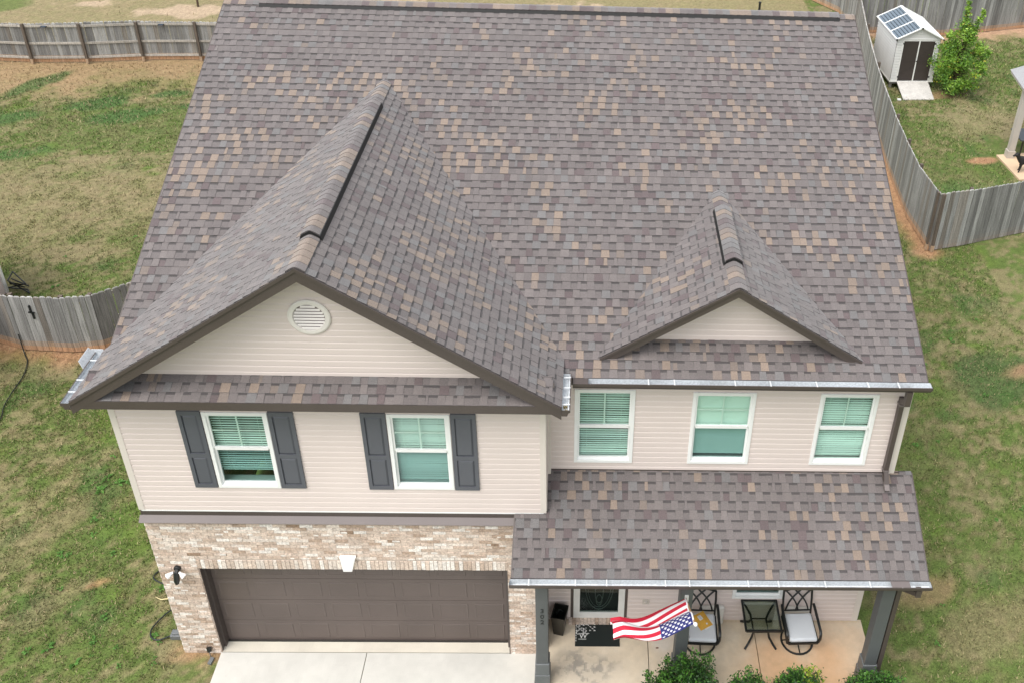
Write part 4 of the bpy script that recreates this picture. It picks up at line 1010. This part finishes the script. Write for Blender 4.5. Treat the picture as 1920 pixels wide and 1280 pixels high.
def flag_pt(u, v):      # u 0 hoist -> 1 fly ; v 0 = bottom of flag (inner) -> 1 top (outer)
    a = H0.lerp(H1, v); b = G0.lerp(G1, v); p = a.lerp(b, u)
    amp = .035+.085*u
    p.z += amp*.8*math.sin(v*9.5+u*3.0)-.19*math.sin(math.pi*min(1, u*1.15))*(1.0-.5*v)+.02*math.sin(u*8+v*2)
    p.y += .05*math.sin(u*7+v*1.5)*u+.03*math.sin(v*9.5+u*3+1.3)
    return p
NU, NV = 60, 52; m = MB(); RED, WHT, BLU = (.52, .012, .040), (.80, .80, .82), (.018, .024, .16)
for i in range(NU):
    for j in range(NV):
        u0, u1, v0, v1 = i/NU, (i+1)/NU, j/NV, (j+1)/NV; st = int((1-(v0+v1)/2)*13)
        c = RED if st % 2 == 0 else WHT
        if (u0+u1)/2 < .40 and st < 7: c = BLU
        if i == 0: c = WHT
        m.poly([flag_pt(u0, v0), flag_pt(u1, v0), flag_pt(u1, v1), flag_pt(u0, v1)], c)
cl = m.build('cloth', flag_m, fl)
m = MB()
for rr in range(9):
    for cc in range(6 if rr % 2 == 0 else 5):
        u = .02+.38*((cc*2+(1 if rr % 2 == 0 else 2))/12); v = 1-(7/13)*((rr+1)/10)
        for sgn in (1, -1):
            pts = []
            for k in range(10):
                a = math.pi*k/5; R_ = .030 if k % 2 == 0 else .0125
                uu = min(max(u+R_*math.sin(a)/1.2, .0), 1); vv_ = min(max(v+R_*math.cos(a)/1.05, 0), 1)
                p = flag_pt(uu, vv_); e = .002
                n_ = (flag_pt(u+.01, v)-flag_pt(u, v)).cross(flag_pt(u, v+.01)-flag_pt(u, v)).normalized(); pts.append(p+n_*e*sgn)
            c0 = sum(pts, Vector())/10
            for k in range(10): m.poly([c0, pts[k], pts[(k+1) % 10]], (.82, .82, .84))
m.build('stars', flag_m, cl)

# ================================================================ PLANTS
def leaf(m, c, s, rnd, col, flat=.0):
    a = Vector((rnd.gauss(0, 1), rnd.gauss(0, 1), rnd.gauss(0, .6))).normalized(); b = a.cross(Vector((rnd.gauss(0, 1), rnd.gauss(0, 1), rnd.gauss(0, 1)))).normalized()
    a = a*s; b = b*s*.5; m.poly([c-a, c-b*.9+a*.1, c+a, c+b*.9+a*.1], col)
def shrub(x, y, shoots, spread, label, seed, h0, lime=0):
    rnd = random.Random(seed); r = empty('shrub', (x, y, 0)); tag(r, label, 'shrub', 'evergreen shrubs along the porch')
    fo = MB(); stm = MB()
    greens = [(.030, .085, .018), (.045, .13, .022), (.020, .055, .014), (.065, .18, .028), (.028, .075, .02)]
    tops = []
    for (dx, dy, hh) in shoots: tops.append((dx, dy, hh))
    for k in range(int(46*spread/.4)):
        a = rnd.uniform(0, 2*math.pi); q = math.sqrt(rnd.random())*spread; tops.append((q*math.cos(a), q*math.sin(a)*.7, h0*(1-.35*(q/spread)**2)*rnd.uniform(.78, 1.05)))
    for (dx, dy, hh) in tops:
        base = Vector((x+dx*.25, y+dy*.25, 0)); top = Vector((x+dx, y+dy, hh)); mid = base.lerp(top, .5)+Vector((dx*.25, dy*.25, -.02))
        stm.tube([base, mid, top], [.012, .008, .003], 5)
        nL = int(hh*230)
        for i in range(nL):
            t = rnd.uniform(.30, 1.0); p = base.lerp(mid, t*2) if t < .5 else mid.lerp(top, (t-.5)*2)
            rad = .035+.10*(1-t); p = p+Vector((rnd.gauss(0, rad), rnd.gauss(0, rad), rnd.gauss(0, .02)))
            c = vary(rnd.choice(greens), rnd, .25)
            if t > .9 and rnd.random() < .6: c = (.10, .26, .035)
            if lime and t > .88 and dx > 0 and rnd.random() < .7: c = (.33, .42, .04)
            leaf(fo, p, rnd.uniform(.018, .034), rnd, c)
    stm.build('stem', bark_m, r); fo.build('foliage', leaf_m, r)
shrub(8.32, -.98, [(.14, 0, 1.57), (.40, .02, 1.44), (-.02, .05, 1.38), (.0, .1, 1.30), (-.25, .1, 1.22), (.30, .1, 1.28), (-.55, 0, 1.0)], .58, 'widest evergreen shrub in front of the middle porch post, with tall shoots', 1, 1.12)
shrub(9.40, -1.05, [(-.06, 0, 1.22), (.10, .05, 1.02), (-.2, .05, 1.0), (.38, 0, .82)], .34, 'small evergreen shrub in front of the patio table', 2, .90)
shrub(10.2, -1.02, [(-.06, 0, 1.16), (.10, 0, 1.18), (.25, 0, 1.14), (-.3, .0, 1.0)], .42, 'evergreen shrub with yellow green tips in front of the right chair', 3, 1.00, lime=1)
shrub(11.45, -1.02, [(-.1, 0, 1.12), (.1, 0, 1.05), (-.35, 0, .95), (.4, 0, .9)], .46, 'rightmost evergreen shrub at the foot of the corner porch post', 4, .98)
# solid looking low leaves are part of every shrub

# ================================================================ FENCES
def fence(name, pts, h, label, group, side=1, rails_side=None, seed=1, ends=True, clay=True, postw=.09):
    """pickets along the polyline; rails and posts stand on rails_side (+1 left of travel, -1 right)"""
    rnd = random.Random(seed); r = empty(name, (pts[0][0], pts[0][1], 0)); tag(r, label, 'fence', group); m = MB()
    rs_ = rails_side if rails_side else 1
    for si, (a, b) in enumerate(zip(pts[:-1], pts[1:])):
        A = Vector((a[0], a[1], 0)); B = Vector((b[0], b[1], 0)); L = (B-A).length; d = (B-A)/L; nrm = Vector((-d.y, d.x, 0)); n = max(1, round(L/.143)); pw = L/n
        for k in range(n):
            g = rnd.random(); base = lerp((.150, .147, .143), (.33, .328, .32), g**1.2)
            if rnd.random() < .12: base = lerp(base, (.21, .175, .14), .5)
            base = vary(base, rnd, .1); hh = h+rnd.uniform(-.012, .012)+.03*math.sin((A.x+k*.14)*.9); lean = rnd.uniform(-.006, .006); off = rnd.uniform(-.004, .004)
            p0 = A+d*(k*pw+.004)+nrm*off; p1 = A+d*((k+1)*pw-.004)+nrm*off; th = nrm*.016*(-rs_)
            cp_ = .03
            ln_ = d*lean*hh
            zs = [0.03, .16, .30, hh-cp_]
            stain = [lerp(base, (.50, .27, .13), .75 if clay else .1), lerp(base, (.42, .27, .16), .5 if clay else .05), base]
            for z0, z1, c in zip(zs[:-1], zs[1:], stain):
                q0 = p0+ln_*(z0/hh); q1 = p1+ln_*(z0/hh); t0 = p0+ln_*(z1/hh); t1 = p1+ln_*(z1/hh); U = Vector((0, 0, 1))
                for o_ in (Vector(), th):
                    m.poly([q0+U*z0+o_, q1+U*z0+o_, t1+U*z1+o_, t0+U*z1+o_], c)
                m.poly([q0+U*z0, q0+U*z0+th, t0+U*z1+th, t0+U*z1], c); m.poly([q1+U*z0, q1+U*z0+th, t1+U*z1+th, t1+U*z1], c)
            U = Vector((0, 0, 1)); t0 = p0+ln_+U*(hh-cp_); t1 = p1+ln_+U*(hh-cp_); e0 = t0+d*.03+U*cp_; e1 = t1-d*.03+U*cp_
            lc = tuple(min(.8, q*1.6+.08) for q in base)
            for o_ in (Vector(), th): m.poly([t0+o_, t1+o_, e1+o_, e0+o_], lc)
            m.poly([e0, e1, e1+th, e0+th], lc); m.poly([t0, e0, e0+th, t0+th], lc); m.poly([t1, e1, e1+th, t1+th], lc)
    m.build('picket_panel', wood_m, r)
    for (a, b) in zip(pts[:-1], pts[1:]):
        A = Vector((a[0], a[1], 0)); B = Vector((b[0], b[1], 0)); d = (B-A).normalized(); nrm = Vector((-d.y, d.x, 0))*rs_
        for zf in (.14, .50, .93):
            m = MB(); m.beam(A+nrm*.028+Vector((0, 0, zf*h)), B+nrm*.028+Vector((0, 0, zf*h)), .036, .085, col=vary((.40, .37, .33), rnd, .1)); m.build('rail', wood_m, r)
    nn = len(pts)
    for i, p in enumerate(pts):
        q = pts[i+1] if i < nn-1 else pts[i]; q0 = pts[i] if i < nn-1 else pts[i-1]
        d = Vector((q[0]-q0[0], q[1]-q0[1], 0)).normalized(); nrm = Vector((-d.y, d.x, 0))*rs_
        c = Vector((p[0], p[1], 0))+nrm*.094
        m = MB(); m.beam(c, c+Vector((0, 0, h-.0)), postw, postw, upv=(0, 1, 0), col=(.12, .095, .075))
        m.beam(c, c+Vector((0, 0, .2)), postw+.004, postw+.004, upv=(0, 1, 0), col=(.42, .30, .20)); m.build('post', wood_m, r)
    return r
def subdiv(pts, L=2.4):
    out = [pts[0]]
    for a, b in zip(pts[:-1], pts[1:]):
        n = max(1, round(math.dist(a, b)/L))
        for k in range(1, n+1): out.append((a[0]+(b[0]-a[0])*k/n, a[1]+(b[1]-a[1])*k/n))
    return out
fence('wooden_fence', F_BACKL, 1.62, 'grey picket fence with rails and dark posts facing us, across the left back yard', 'wooden picket fences', rails_side=-1, seed=1)
fence('wooden_fence', F_FRONTL, 1.58, 'weathered picket fence from the left edge to the left side of the house', 'wooden picket fences', rails_side=1, seed=2)
fence('wooden_fence', F_RIGHTS, 1.90, 'picket fence running back along the right side of the house', 'wooden picket fences', rails_side=-1, seed=3)
fence('wooden_fence', F_RIGHTF, 1.92, 'picket fence from the corner beside the house out to the right edge', 'wooden picket fences', rails_side=1, seed=4, clay=False)
fence('wooden_fence', F_BACKR, 1.75, 'picket fence behind the white shed and the leafy tree', 'wooden picket fences', rails_side=1, seed=5)
fence('wooden_fence', F_FAR, 1.6, 'picket fence running away beyond the right end of the roof ridge', 'wooden picket fences', rails_side=-1, seed=6)
# solar caps on the back fence rail
for i, (x, y, z, lb) in enumerate(((-14.16, 24.68, 1.50, 'small black solar light on the back fence rail, second bay from the left'), (-9.95, 25.2, 1.50, 'small black solar light on the back fence rail, nearest the roof'))):
    r = empty('fence_light', (x, y, z)); tag(r, lb, 'light', 'solar lights on the back fence')
    m = MB(); m.box((-.11, -.06, 0), (.11, .05, .03)); m.prism([(-.10, -.10, -.02), (.10, -.10, -.02), (.10, -.05, .028), (-.10, -.05, .028)], (0, .02, .01)); m.build('light_case', blackp_m, r, local=True, bevel=.006)
    m = MB(); m.box((-.09, -.05, .031), (.09, .04, .034)); m.build('solar_cell', material('solar_cell', (.02, .05, .09), .2) if i == 0 else MATS['solar_cell'], r, local=True)
# hole and latch in the left fence
m = MB(); m.box((-6.15, 7.66, 1.18), (-6.12, 7.70, 1.36)); m.beam((-6.19, 7.675, 1.17), (-6.06, 7.675, 1.15), .03, .03); m.box((-6.12, 7.66, .98), (-6.09, 7.70, 1.14))
o = m.build('gate_latch', black_m); tag(o, 'black latch with strap on the front left picket fence', 'latch')

# ================================================================ SHED
sa = math.atan2(.08, 1.66); sh = empty('shed', (18.44, 24.18, 0), sa)
tag(sh, 'small white plastic shed with brown double doors, tinted roof panels and a ramp', 'shed')
SW, SD, S0, S1, SR = 1.70, 2.35, .32, 2.10, 2.50
for xx, sg in ((0, -1), (SW, 1)):
    m = MB(); z = S0
    while z < S1-.01:
        zt = min(z+.115, S1); m.poly([(xx+sg*.018, .0, z), (xx+sg*.018, SD, z), (xx+sg*.018, SD, z+.03), (xx+sg*.018, 0, z+.03)]); m.poly([(xx+sg*.018, 0, z+.03), (xx+sg*.018, SD, z+.03), (xx, SD, zt), (xx, 0, zt)]); m.poly([(xx, 0, z), (xx, SD, z), (xx+sg*.018, SD, z), (xx+sg*.018, 0, z)]); z = zt
    m.build('side_wall', shedw_m, sh, local=True)
m = MB(); m.poly([(0, SD, S0), (SW, SD, S0), (SW, SD, S1), (SW/2, SD, SR), (0, SD, S1)]); m.build('back_wall', shedw_m, sh, local=True)
m = MB(); dx0, dx1, dz1 = .27, 1.50, 1.98
for a, b in ((0, dx0-.03), (dx1+.03, SW)):
    z = S0
    while z < S1-.01: zt = min(z+.115, S1); m.poly([(a, -.018, z), (b, -.018, z), (b, -.018, z+.03), (a, -.018, z+.03)]); m.poly([(a, -.018, z+.03), (b, -.018, z+.03), (b, 0, zt), (a, 0, zt)]); m.poly([(a, 0, z), (b, 0, z), (b, -.018, z), (a, -.018, z)]); z = zt
m.poly([(0, -.004, dz1+.04), (SW, -.004, dz1+.04), (SW, -.004, S1), (SW/2, -.004, SR), (0, -.004, S1)])
m.build('front_wall', shedw_m, sh, local=True)
m = MB(); m.box((.0, -.03, S1-.06), (SW, -.006, S1-.03)); m.box((dx0-.035, -.035, S0), (dx0, .01, dz1)); m.box((dx1, -.035, S0), (dx1+.035, .01, dz1)); m.box((dx0-.035, -.035, dz1), (dx1+.035, .01, dz1+.035)); m.box(((dx0+dx1)/2-.022, -.042, S0), ((dx0+dx1)/2+.022, -.01, dz1))
m.box((-.03, -.04, S0-.04), (SW+.03, SD+.02, S0)); m.build('shed_trim', whitey_m, sh, local=True)
for k in range(2):
    a = dx0+.003 if k == 0 else (dx0+dx1)/2+.024; b = (dx0+dx1)/2-.024 if k == 0 else dx1-.003
    m = MB(); m.box((a, -.022, S0+.03), (b, -.004, dz1-.004)); m.box((a, -.026, 1.13), (b, -.022, 1.17))
    if k: m.beam((a+.04, -.025, 1.32), (b-.02, -.025, 1.80), .012, .006, (0, 1, 0))
    else: m.beam((a+.06, -.025, .55), (b-.08, -.025, .95), .012, .006, (0, 1, 0))
    dd = m.build('shed_door', shedd_m, sh, local=True)
    for zz in (.47, 1.85): m = MB(); m.box((a-.035 if k == 0 else b-.02, -.045, zz), (a+.03 if k == 0 else b+.045, -.026, zz+.06)); m.build('hinge', black_m, dd, local=True)
m = MB(); m.box(((dx0+dx1)/2-.02, -.06, 1.14), ((dx0+dx1)/2+.03, -.042, 1.18)); m.build('door_handle', black_m, sh, local=True)
for s_ in (0, 1):
    e0 = -.07 if s_ == 0 else SW+.07; ze = S1-.03; rid = SR+.03; y0, y1 = -.10, SD+.06
    fr = MB(); mid = (SW/2)
    for y in (y0, y0+(y1-y0)/3, y0+2*(y1-y0)/3, y1): fr.beam((e0, y, ze+.012), (mid, y, rid+.012), .055, .03)
    fr.beam((e0, y0-.027, ze+.011), (e0, y1+.027, ze+.011), .05, .032); fr.beam((mid+(-.03 if s_ == 0 else .03), y0-.027, rid), (mid+(-.03 if s_ == 0 else .03), y1+.027, rid), .06, .034)
    f_ = fr.build('roof_frame', white_m if s_ == 0 else whitey_m, sh, local=True)
    pn = MB(); rib = MB()
    pn.poly([(e0, y0, ze), (mid, y0, rid), (mid, y1, rid), (e0, y1, ze)])
    for k in range(1, 8):
        t = k/8; rib.beam((e0+(mid-e0)*t, y0, ze+(rid-ze)*t+.01), (e0+(mid-e0)*t, y1, ze+(rid-ze)*t+.01), .022, .02)
    pn.build('roof_panel', shedr_m if s_ == 0 else shedglare_m, sh, local=True); rib.build('roof_rib', material('rib_dark', (.05, .07, .09), .4) if s_ == 0 else whitey_m, f_, local=True)
m = MB()
for p in ((-.07, -.13, S1-.03), (SW/2, -.13, SR+.03), (SW+.07, -.13, S1-.03)): m.box((p[0]-.028, p[1]-.02, p[2]-.03), (p[0]+.028, p[1]+.02, p[2]+.03))
m.build('roof_corner', black_m, sh, local=True)
m = MB(); m.lathe([(.05, 0), (.05, .012), (.0, .014)], (SW/2-.05, -.006, SR-.20), (0, -1, 0), n=10); m.lathe([(.05, 0), (.05, .012), (.0, .014)], (SW/2+.05, -.006, SR-.20), (0, -1, 0), n=10); m.build('shed_vent', whitey_m, sh, local=True)
m = MB(); c_ = (.26, .25, .235)
m.box((.02, .05, .17), (.06, SD, .275), c_); m.box((SW-.06, .05, .17), (SW-.02, SD, .275), c_); m.box((.06, .05, .17), (SW-.06, .09, .275), c_)
for p in ((.05, .07), (.05, SD-.1), (SW-.12, .07), (SW-.12, SD-.1), (.05, SD/2)): m.box((p[0], p[1]+.03, -.02), (p[0]+.09, p[1]+.12, .2), (.33, .31, .28))
m.build('shed_base', wood_m, sh, local=True)
m = MB(); m.hexa([(.22, -1.14, .0), (1.45, -1.10, .0), (1.52, -.04, .26), (.27, -.04, .26), (.22, -1.14, .03), (1.45, -1.10, .03), (1.52, -.04, .30), (.27, -.04, .30)]); m.build('ramp', dirtw_m, sh, local=True)
m = MB(); m.box((-.07, -.05, 0), (.07, .05, .06)); o = m.build('brick', paper_m, None, bevel=.008); o.location = (18.55, 23.05, 0); tag(o, 'loose white block at the left foot of the shed ramp', 'block')

# tree beside the shed
def leafy_tree(x, y, seed, label):
    rnd = random.Random(seed); r = empty('tree', (x, y, 0)); tag(r, label, 'tree')
    tk = MB(); tk.tube([(x, y, 0), (x+.03, y, .5), (x-.02, y+.02, 1.2), (x+.02, y, 2.0), (x, y, 2.7)], [.05, .045, .035, .022, .008], 8)
    fo = MB(); cols = [(.17, .33, .04), (.26, .45, .05), (.09, .20, .035), (.36, .54, .08), (.12, .27, .05)]
    lobes = []
    for k in range(84):
        h = rnd.uniform(.25, 2.7); q = .78*math.sin(math.pi*min(1, max(.12, (h+.35)/2.9)))**.7+.08; a = rnd.uniform(0, 2*math.pi); q *= rnd.uniform(.35, 1.15)
        lobes.append((q*math.cos(a), q*math.sin(a), h, rnd.uniform(.15, .26)))
    lobes += [(-.14, .0, 3.62, .06), (-.13, 0, 3.42, .09), (-.12, 0, 3.2, .12), (-.10, 0, 2.95, .15), (.50, .05, 3.25, .08), (.44, .05, 3.0, .11), (.36, .0, 2.75, .14), (1.0, -.1, 1.7, .1), (.62, 0, 1.9, .12), (.85, -.1, 1.45, .13), (.8, -.2, 1.15, .15), (-.62, 0, 2.3, .12), (-.6, .1, 1.9, .13), (-.15, 0, 2.75, .15), (.3, 0, 2.55, .15)]
    for (dx, dy, h, rr) in lobes:
        tk.tube([(x, y, max(.2, h*.62)), (x+dx*.5, y+dy*.5, h*.85), (x+dx, y+dy, h)], [.016, .010, .004], 5)
        k0 = rnd.choice(cols)
        for i in range(115):
            p = Vector((x+dx+rnd.gauss(0, rr*.55), y+dy+rnd.gauss(0, rr*.55), h+rnd.gauss(0, rr*.6)))
            c = vary(lerp(k0, rnd.choice(cols), .5), rnd, .25)
            if rnd.random() < .03: c = (.5, .45, .05)
            leaf(fo, p, rnd.uniform(.035, .07), rnd, c)
    tk.build('trunk', bark_m, r); fo.build('crown', leaf_m, r)
leafy_tree(20.95, 24.0, 7, 'bright green leafy young tree right beside the white shed')

# ================================================================ NEIGHBOURS
nb = empty('patio_cover', (21.1, 18.45, 0)); tag(nb, 'neighbour\'s patio cover with grey shingled corner and tan square column at the right edge', 'patio cover')
ca_, sa_ = math.cos(math.radians(-6)), math.sin(math.radians(-6))
def N(x, y, z): return (21.02+x*ca_-y*sa_, 19.75+x*sa_+y*ca_, z)
m = MB(); m.prism([N(0, 0, 2.62), N(0, -1.55, 2.62), N(5, -1.55, 2.62), N(5, .55, 2.62), N(.7, .45, 2.62)], (0, 0, .11)); m.build('fascia', tan_m, nb)
m = MB(); A, B, C_, D_, E_ = N(-.04, .0, 2.74), N(-.04, -1.6, 2.74), N(5, -1.6, 2.74), N(5, .6, 3.0), N(.7, .5, 2.78)
rd = N(2.4, -.5, 3.25); m.poly([A, B, rd], (.30, .30, .31)); m.poly([B, C_, N(5, -.5, 3.3), rd], (.30, .30, .31)); m.poly([A, rd, N(5, -.5, 3.3), D_, E_], (.28, .28, .29)); m.build('roof', shingle_m, nb)
m = MB(); m.box((21.0, 18.38, .05), (21.2, 18.58, 2.62)); cl_ = m.build('column', tan_m, nb); m = MB(); m.box((20.97, 18.35, .05), (21.23, 18.61, .32)); m.build('column_base', tan_m, cl_)
m = MB(); m.hexa([(20.72, 18.62, -.05), (20.86, 16.9, -.05), (25, 17.2, -.05), (25, 19.4, -.05), (20.72, 18.62, .05), (20.86, 16.9, .05), (25, 17.2, .05), (25, 19.4, .05)], (.62, .46, .31)); m.build('slab', conc_m, nb)
tb = empty('outdoor_table', (21.8, 18.95, .05)); tag(tb, 'dark slate topped outdoor table just behind the tan column at the right edge', 'table')
m = MB(); m.box((-.45, -.5, .62), (.9, .42, .66)); m.build('table_top', material('dark_slate', (.05, .06, .075), .3), tb, local=True)
for p in ((-.3, -.35), (.7, -.35), (-.3, .3), (.7, .3)): m = MB(); m.box((p[0], p[1], 0), (p[0]+.04, p[1]+.04, .62)); m.build('leg', black_m, tb, local=True)

# neighbour's wall on the left
nw = empty('neighbour_house', (-13, 2, 0)); tag(nw, 'corner of the neighbouring tan sided house with white corner trim at the left edge', 'house')
m = MB(); z = 0
while z < 2.6:
    m.poly([(-8.22, -6, z), (-8.22, 10, z), (-8.24, 10, z+.1), (-8.24, -6, z+.1)]); m.poly([(-8.24, -6, z+.1), (-8.24, 10, z+.1), (-8.22, 10, z+.1), (-8.22, -6, z+.1)]); z += .1
m.poly([(-8.24, 10, 0), (-18, 10, 0), (-18, 10, 2.6), (-8.24, 10, 2.6)]); m.poly([(-8.24, -6, 0), (-18, -6, 0), (-18, -6, 2.6), (-8.24, -6, 2.6)]); m.poly([(-18, 10, 0), (-18, -6, 0), (-18, -6, 2.6), (-18, 10, 2.6)])
m.build('wall', siding_m, nw)
m = MB(); m.box((-8.30, 9.93, 0), (-8.19, 10.03, 2.6)); m.build('corner_trim', white_m, nw)
m = MB(); A_, B_, C2, D2 = (-8.0, -6.3, 2.6), (-8.0, 10.3, 2.6), (-18.3, 10.3, 2.6), (-18.3, -6.3, 2.6); R1, R2 = (-13.1, -2, 4.8), (-13.1, 6, 4.8)
for q in ((A_, B_, R2, R1), (B_, C2, R2), (C2, D2, R1, R2), (D2, A_, R1), (A_, B_, C2, D2)): m.poly(q, (.13, .12, .12))
m.build('roof', shingle_m, nw)
# folded black garden chair frame
fc = empty('folding_chair', (-8.0, 10.05, 0)); tag(fc, 'toppled black metal folding chair beside the white corner trim at the left edge', 'chair')
m = MB()
for a, b in (((-.28, .1, .02), (.35, -.1, .30)), ((-.28, .1, .02), (.28, .0, .05)), ((-.2, .35, .35), (.35, -.1, .30)), ((-.15, .0, .32), (.4, -.15, .04)), ((.28, 0, .05), (.4, -.15, .04)), ((-.22, .25, .2), (.3, .05, .12)), ((-.15, .0, .32), (-.2, .35, .35)), ((.05, -.1, .26), (.15, .1, .05))): m.tube([a, b], .018, 6)
m.build('chair_frame', black_m, fc, local=True)
m = MB(); m.poly([(-.2, .1, .12), (.25, .0, .2), (.2, -.08, .28), (-.15, .02, .27)]); m.build('seat', blackp_m, fc, local=True)

# vent pipe and dead sapling beyond the ridge
m = MB(); m.lathe([(.055, 0), (.055, .36), (.07, .37), (.07, .42), (.0, .43)], (14.58, 32.85, 0), n=14); o = m.build('standpipe', black_m, smooth=True); tag(o, 'short dark standpipe in the dry grass beyond the roof ridge', 'pipe')
m = MB(); m.tube([(-11.07, 31.5, 0), (-11.05, 31.5, .8), (-11.1, 31.5, 1.6)], [.05, .04, .03], 8); m.tube([(-11.05, 31.5, .7), (-10.8, 31.5, 1.2)], [.02, .01], 6)
r = empty('sapling', (-11.07, 31.5, 0)); tag(r, 'bare thin sapling in the clay patch beyond the left back fence', 'tree'); m.build('trunk', bark_m, r)
m = MB(); m.box((-1.45, 33.1, 0), (-1.37, 33.2, .5)); m.box((-1.42, 33.12, .5), (-1.40, 33.14, 1.2)); o = m.build('marker_post', black_m); tag(o, 'thin dark stake standing beyond the middle of the roof ridge', 'post')

# ---------------------------------------------------------------- hoses and cable
def smooth_path(pts, n=6):
    P = [Vector(p) for p in pts]; out = []
    for i in range(len(P)-1):
        p0 = P[max(i-1, 0)]; p1 = P[i]; p2 = P[i+1]; p3 = P[min(i+2, len(P)-1)]
        for k in range(n):
            t = k/n; out.append(.5*((2*p1)+(-p0+p2)*t+(2*p0-5*p1+4*p2-p3)*t*t+(-p0+3*p1-3*p2+p3)*t**3))
    out.append(P[-1]); return out
hp = [(-.25, 1.75, .3), (-.75, 1.80, .06), (-1.05, 1.62, .02), (-1.12, 1.47, .02), (-.98, 1.36, .02), (-.45, 1.15, .03), (-.35, .98, .03), (-.45, .86, .03), (-.56, .76, .03), (-.66, .60, .03), (-.73, .41, .03), (-.68, .26, .03), (-.55, .20, .03), (-.40, .26, .03), (-.25, .36, .03), (-.1, .5, .03), (-.03, .8, .2)]
hs = empty('garden_hose', (-.5, 1, 0)); tag(hs, 'black garden hose looped on the grass at the left corner of the garage', 'hose')
m = MB(); m.tube(smooth_path(hp), .013, 8); m.build('hose', rubber_m, hs, smooth=True)
m = MB(); m.tube([(-.52, 1.02, .04), (-.80, .99, .03), (-.92, 1.05, .02)], [.013, .011, .008], 8); m.build('nozzle', material('brass', (.55, .47, .25), .4, metal=.5), hs, smooth=True)
m = MB(); m.box((-.34, .22, .0), (-.16, .36, .10)); m.box((-.31, .25, .10), (-.19, .33, .13)); o = m.build('hose_box', post2_m, None, bevel=.01); tag(o, 'small grey box on the ground beside the brick corner and the hose', 'box')
m = MB(); m.tube(smooth_path([(-6.62, 7.70, .5), (-6.60, 7.66, .05), (-6.48, 7.5, .02), (-6.33, 7.28, .02), (-6.19, 6.82, .02), (-6.16, 6.3, .02), (-6.10, 5.83, .02), (-5.97, 5.42, .02), (-6.0, 4.9, .02)]), .013, 6)
o = m.build('cable', rubber_m, None, smooth=True); tag(o, 'thin black cable trailing down from the left fence over the lawn', 'cable')
# landscape spot at the corner
sp = empty('ground_spotlight', (.44, -.10, 0)); tag(sp, 'small black ground spotlight at the foot of the left brick pier', 'light')
m = MB(); m.lathe([(.0, 0), (.035, .01), (.04, .07), (.045, .09)], (.44, -.07, .10), (-.2, .5, .8), n=12); m.build('lamp_head', black_m, sp, smooth=True)
m = MB(); m.tube([(.44, -.08, .0), (.44, -.075, .11)], .008, 6); m.hexa([(.44, -.22, 0), (.50, -.24, 0), (.52, -.12, 0), (.46, -.1, 0), (.44, -.22, .03), (.50, -.24, .03), (.52, -.12, .03), (.46, -.1, .03)]); m.build('stake', post2_m, sp)

# ================================================================ DOG
def dog(x, y, z0):
    # skeleton: (x, y, z, radius); head to the left
    J = {'hip': (.52, 0, .44, .10), 'loin': (.38, 0, .45, .095), 'rib': (.18, 0, .43, .125), 'chest': (.02, 0, .43, .115), 'neck': (-.07, 0, .53, .07), 'poll': (-.12, 0, .62, .065), 'brow': (-.17, 0, .635, .055), 'muz': (-.245, 0, .60, .032), 'nose': (-.29, 0, .59, .024),
         'earL': (-.11, -.055, .69, .018), 'earLt': (-.105, -.075, .72, .008), 'earR': (-.11, .055, .69, .018), 'earRt': (-.105, .075, .72, .008), 'tail': (.62, 0, .46, .03), 'tail2': (.74, .02, .36, .02), 'tail3': (.80, .03, .28, .012)}
    Ed = [('hip', 'loin'), ('loin', 'rib'), ('rib', 'chest'), ('chest', 'neck'), ('neck', 'poll'), ('poll', 'brow'), ('brow', 'muz'), ('muz', 'nose'), ('poll', 'earL'), ('earL', 'earLt'), ('poll', 'earR'), ('earR', 'earRt'), ('hip', 'tail'), ('tail', 'tail2'), ('tail2', 'tail3')]
    for s, yy, dx in (('L', -.08, 0), ('R', .08, .07)):
        J['sh'+s] = (.03+dx, yy, .33, .05); J['el'+s] = (.05+dx, yy, .23, .034); J['wr'+s] = (.03+dx, yy, .11, .022); J['pa'+s] = (.02+dx, yy, .022, .024); J['to'+s] = (-.02+dx, yy, .016, .020)
        Ed += [('chest', 'sh'+s), ('sh'+s, 'el'+s), ('el'+s, 'wr'+s), ('wr'+s, 'pa'+s), ('pa'+s, 'to'+s)]
        J['kn'+s] = (.47+dx*.6, yy, .28, .055); J['ho'+s] = (.60+dx*.6, yy, .16, .024); J['an'+s] = (.575+dx*.6, yy, .025, .022); J['bt'+s] = (.53+dx*.6, yy, .016, .02)
        Ed += [('hip', 'kn'+s), ('kn'+s, 'ho'+s), ('ho'+s, 'an'+s), ('an'+s, 'bt'+s)]
    keys = list(J); me = bpy.data.meshes.new('dog'); me.from_pydata([J[k][:3] for k in keys], [(keys.index(a), keys.index(b)) for a, b in Ed], [])
    o = bpy.data.objects.new('dog', me); COL.objects.link(o); md = o.modifiers.new('skin', 'SKIN')
    for i, k in enumerate(keys): me.skin_vertices[0].data[i].radius = (J[k][3], J[k][3])
    me.skin_vertices[0].data[0].use_root = True
    o.modifiers.new('sub', 'SUBSURF').levels = 2; o.modifiers['sub'].render_levels = 2; md.use_smooth_shade = True
    me.materials.append(fur_m); o.location = (x, y, z0); o.rotation_euler = (0, 0, math.radians(4))
    tag(o, 'black dog standing on the neighbour\'s patio slab at the right edge', 'dog')
dog(20.98, 17.45, .05)
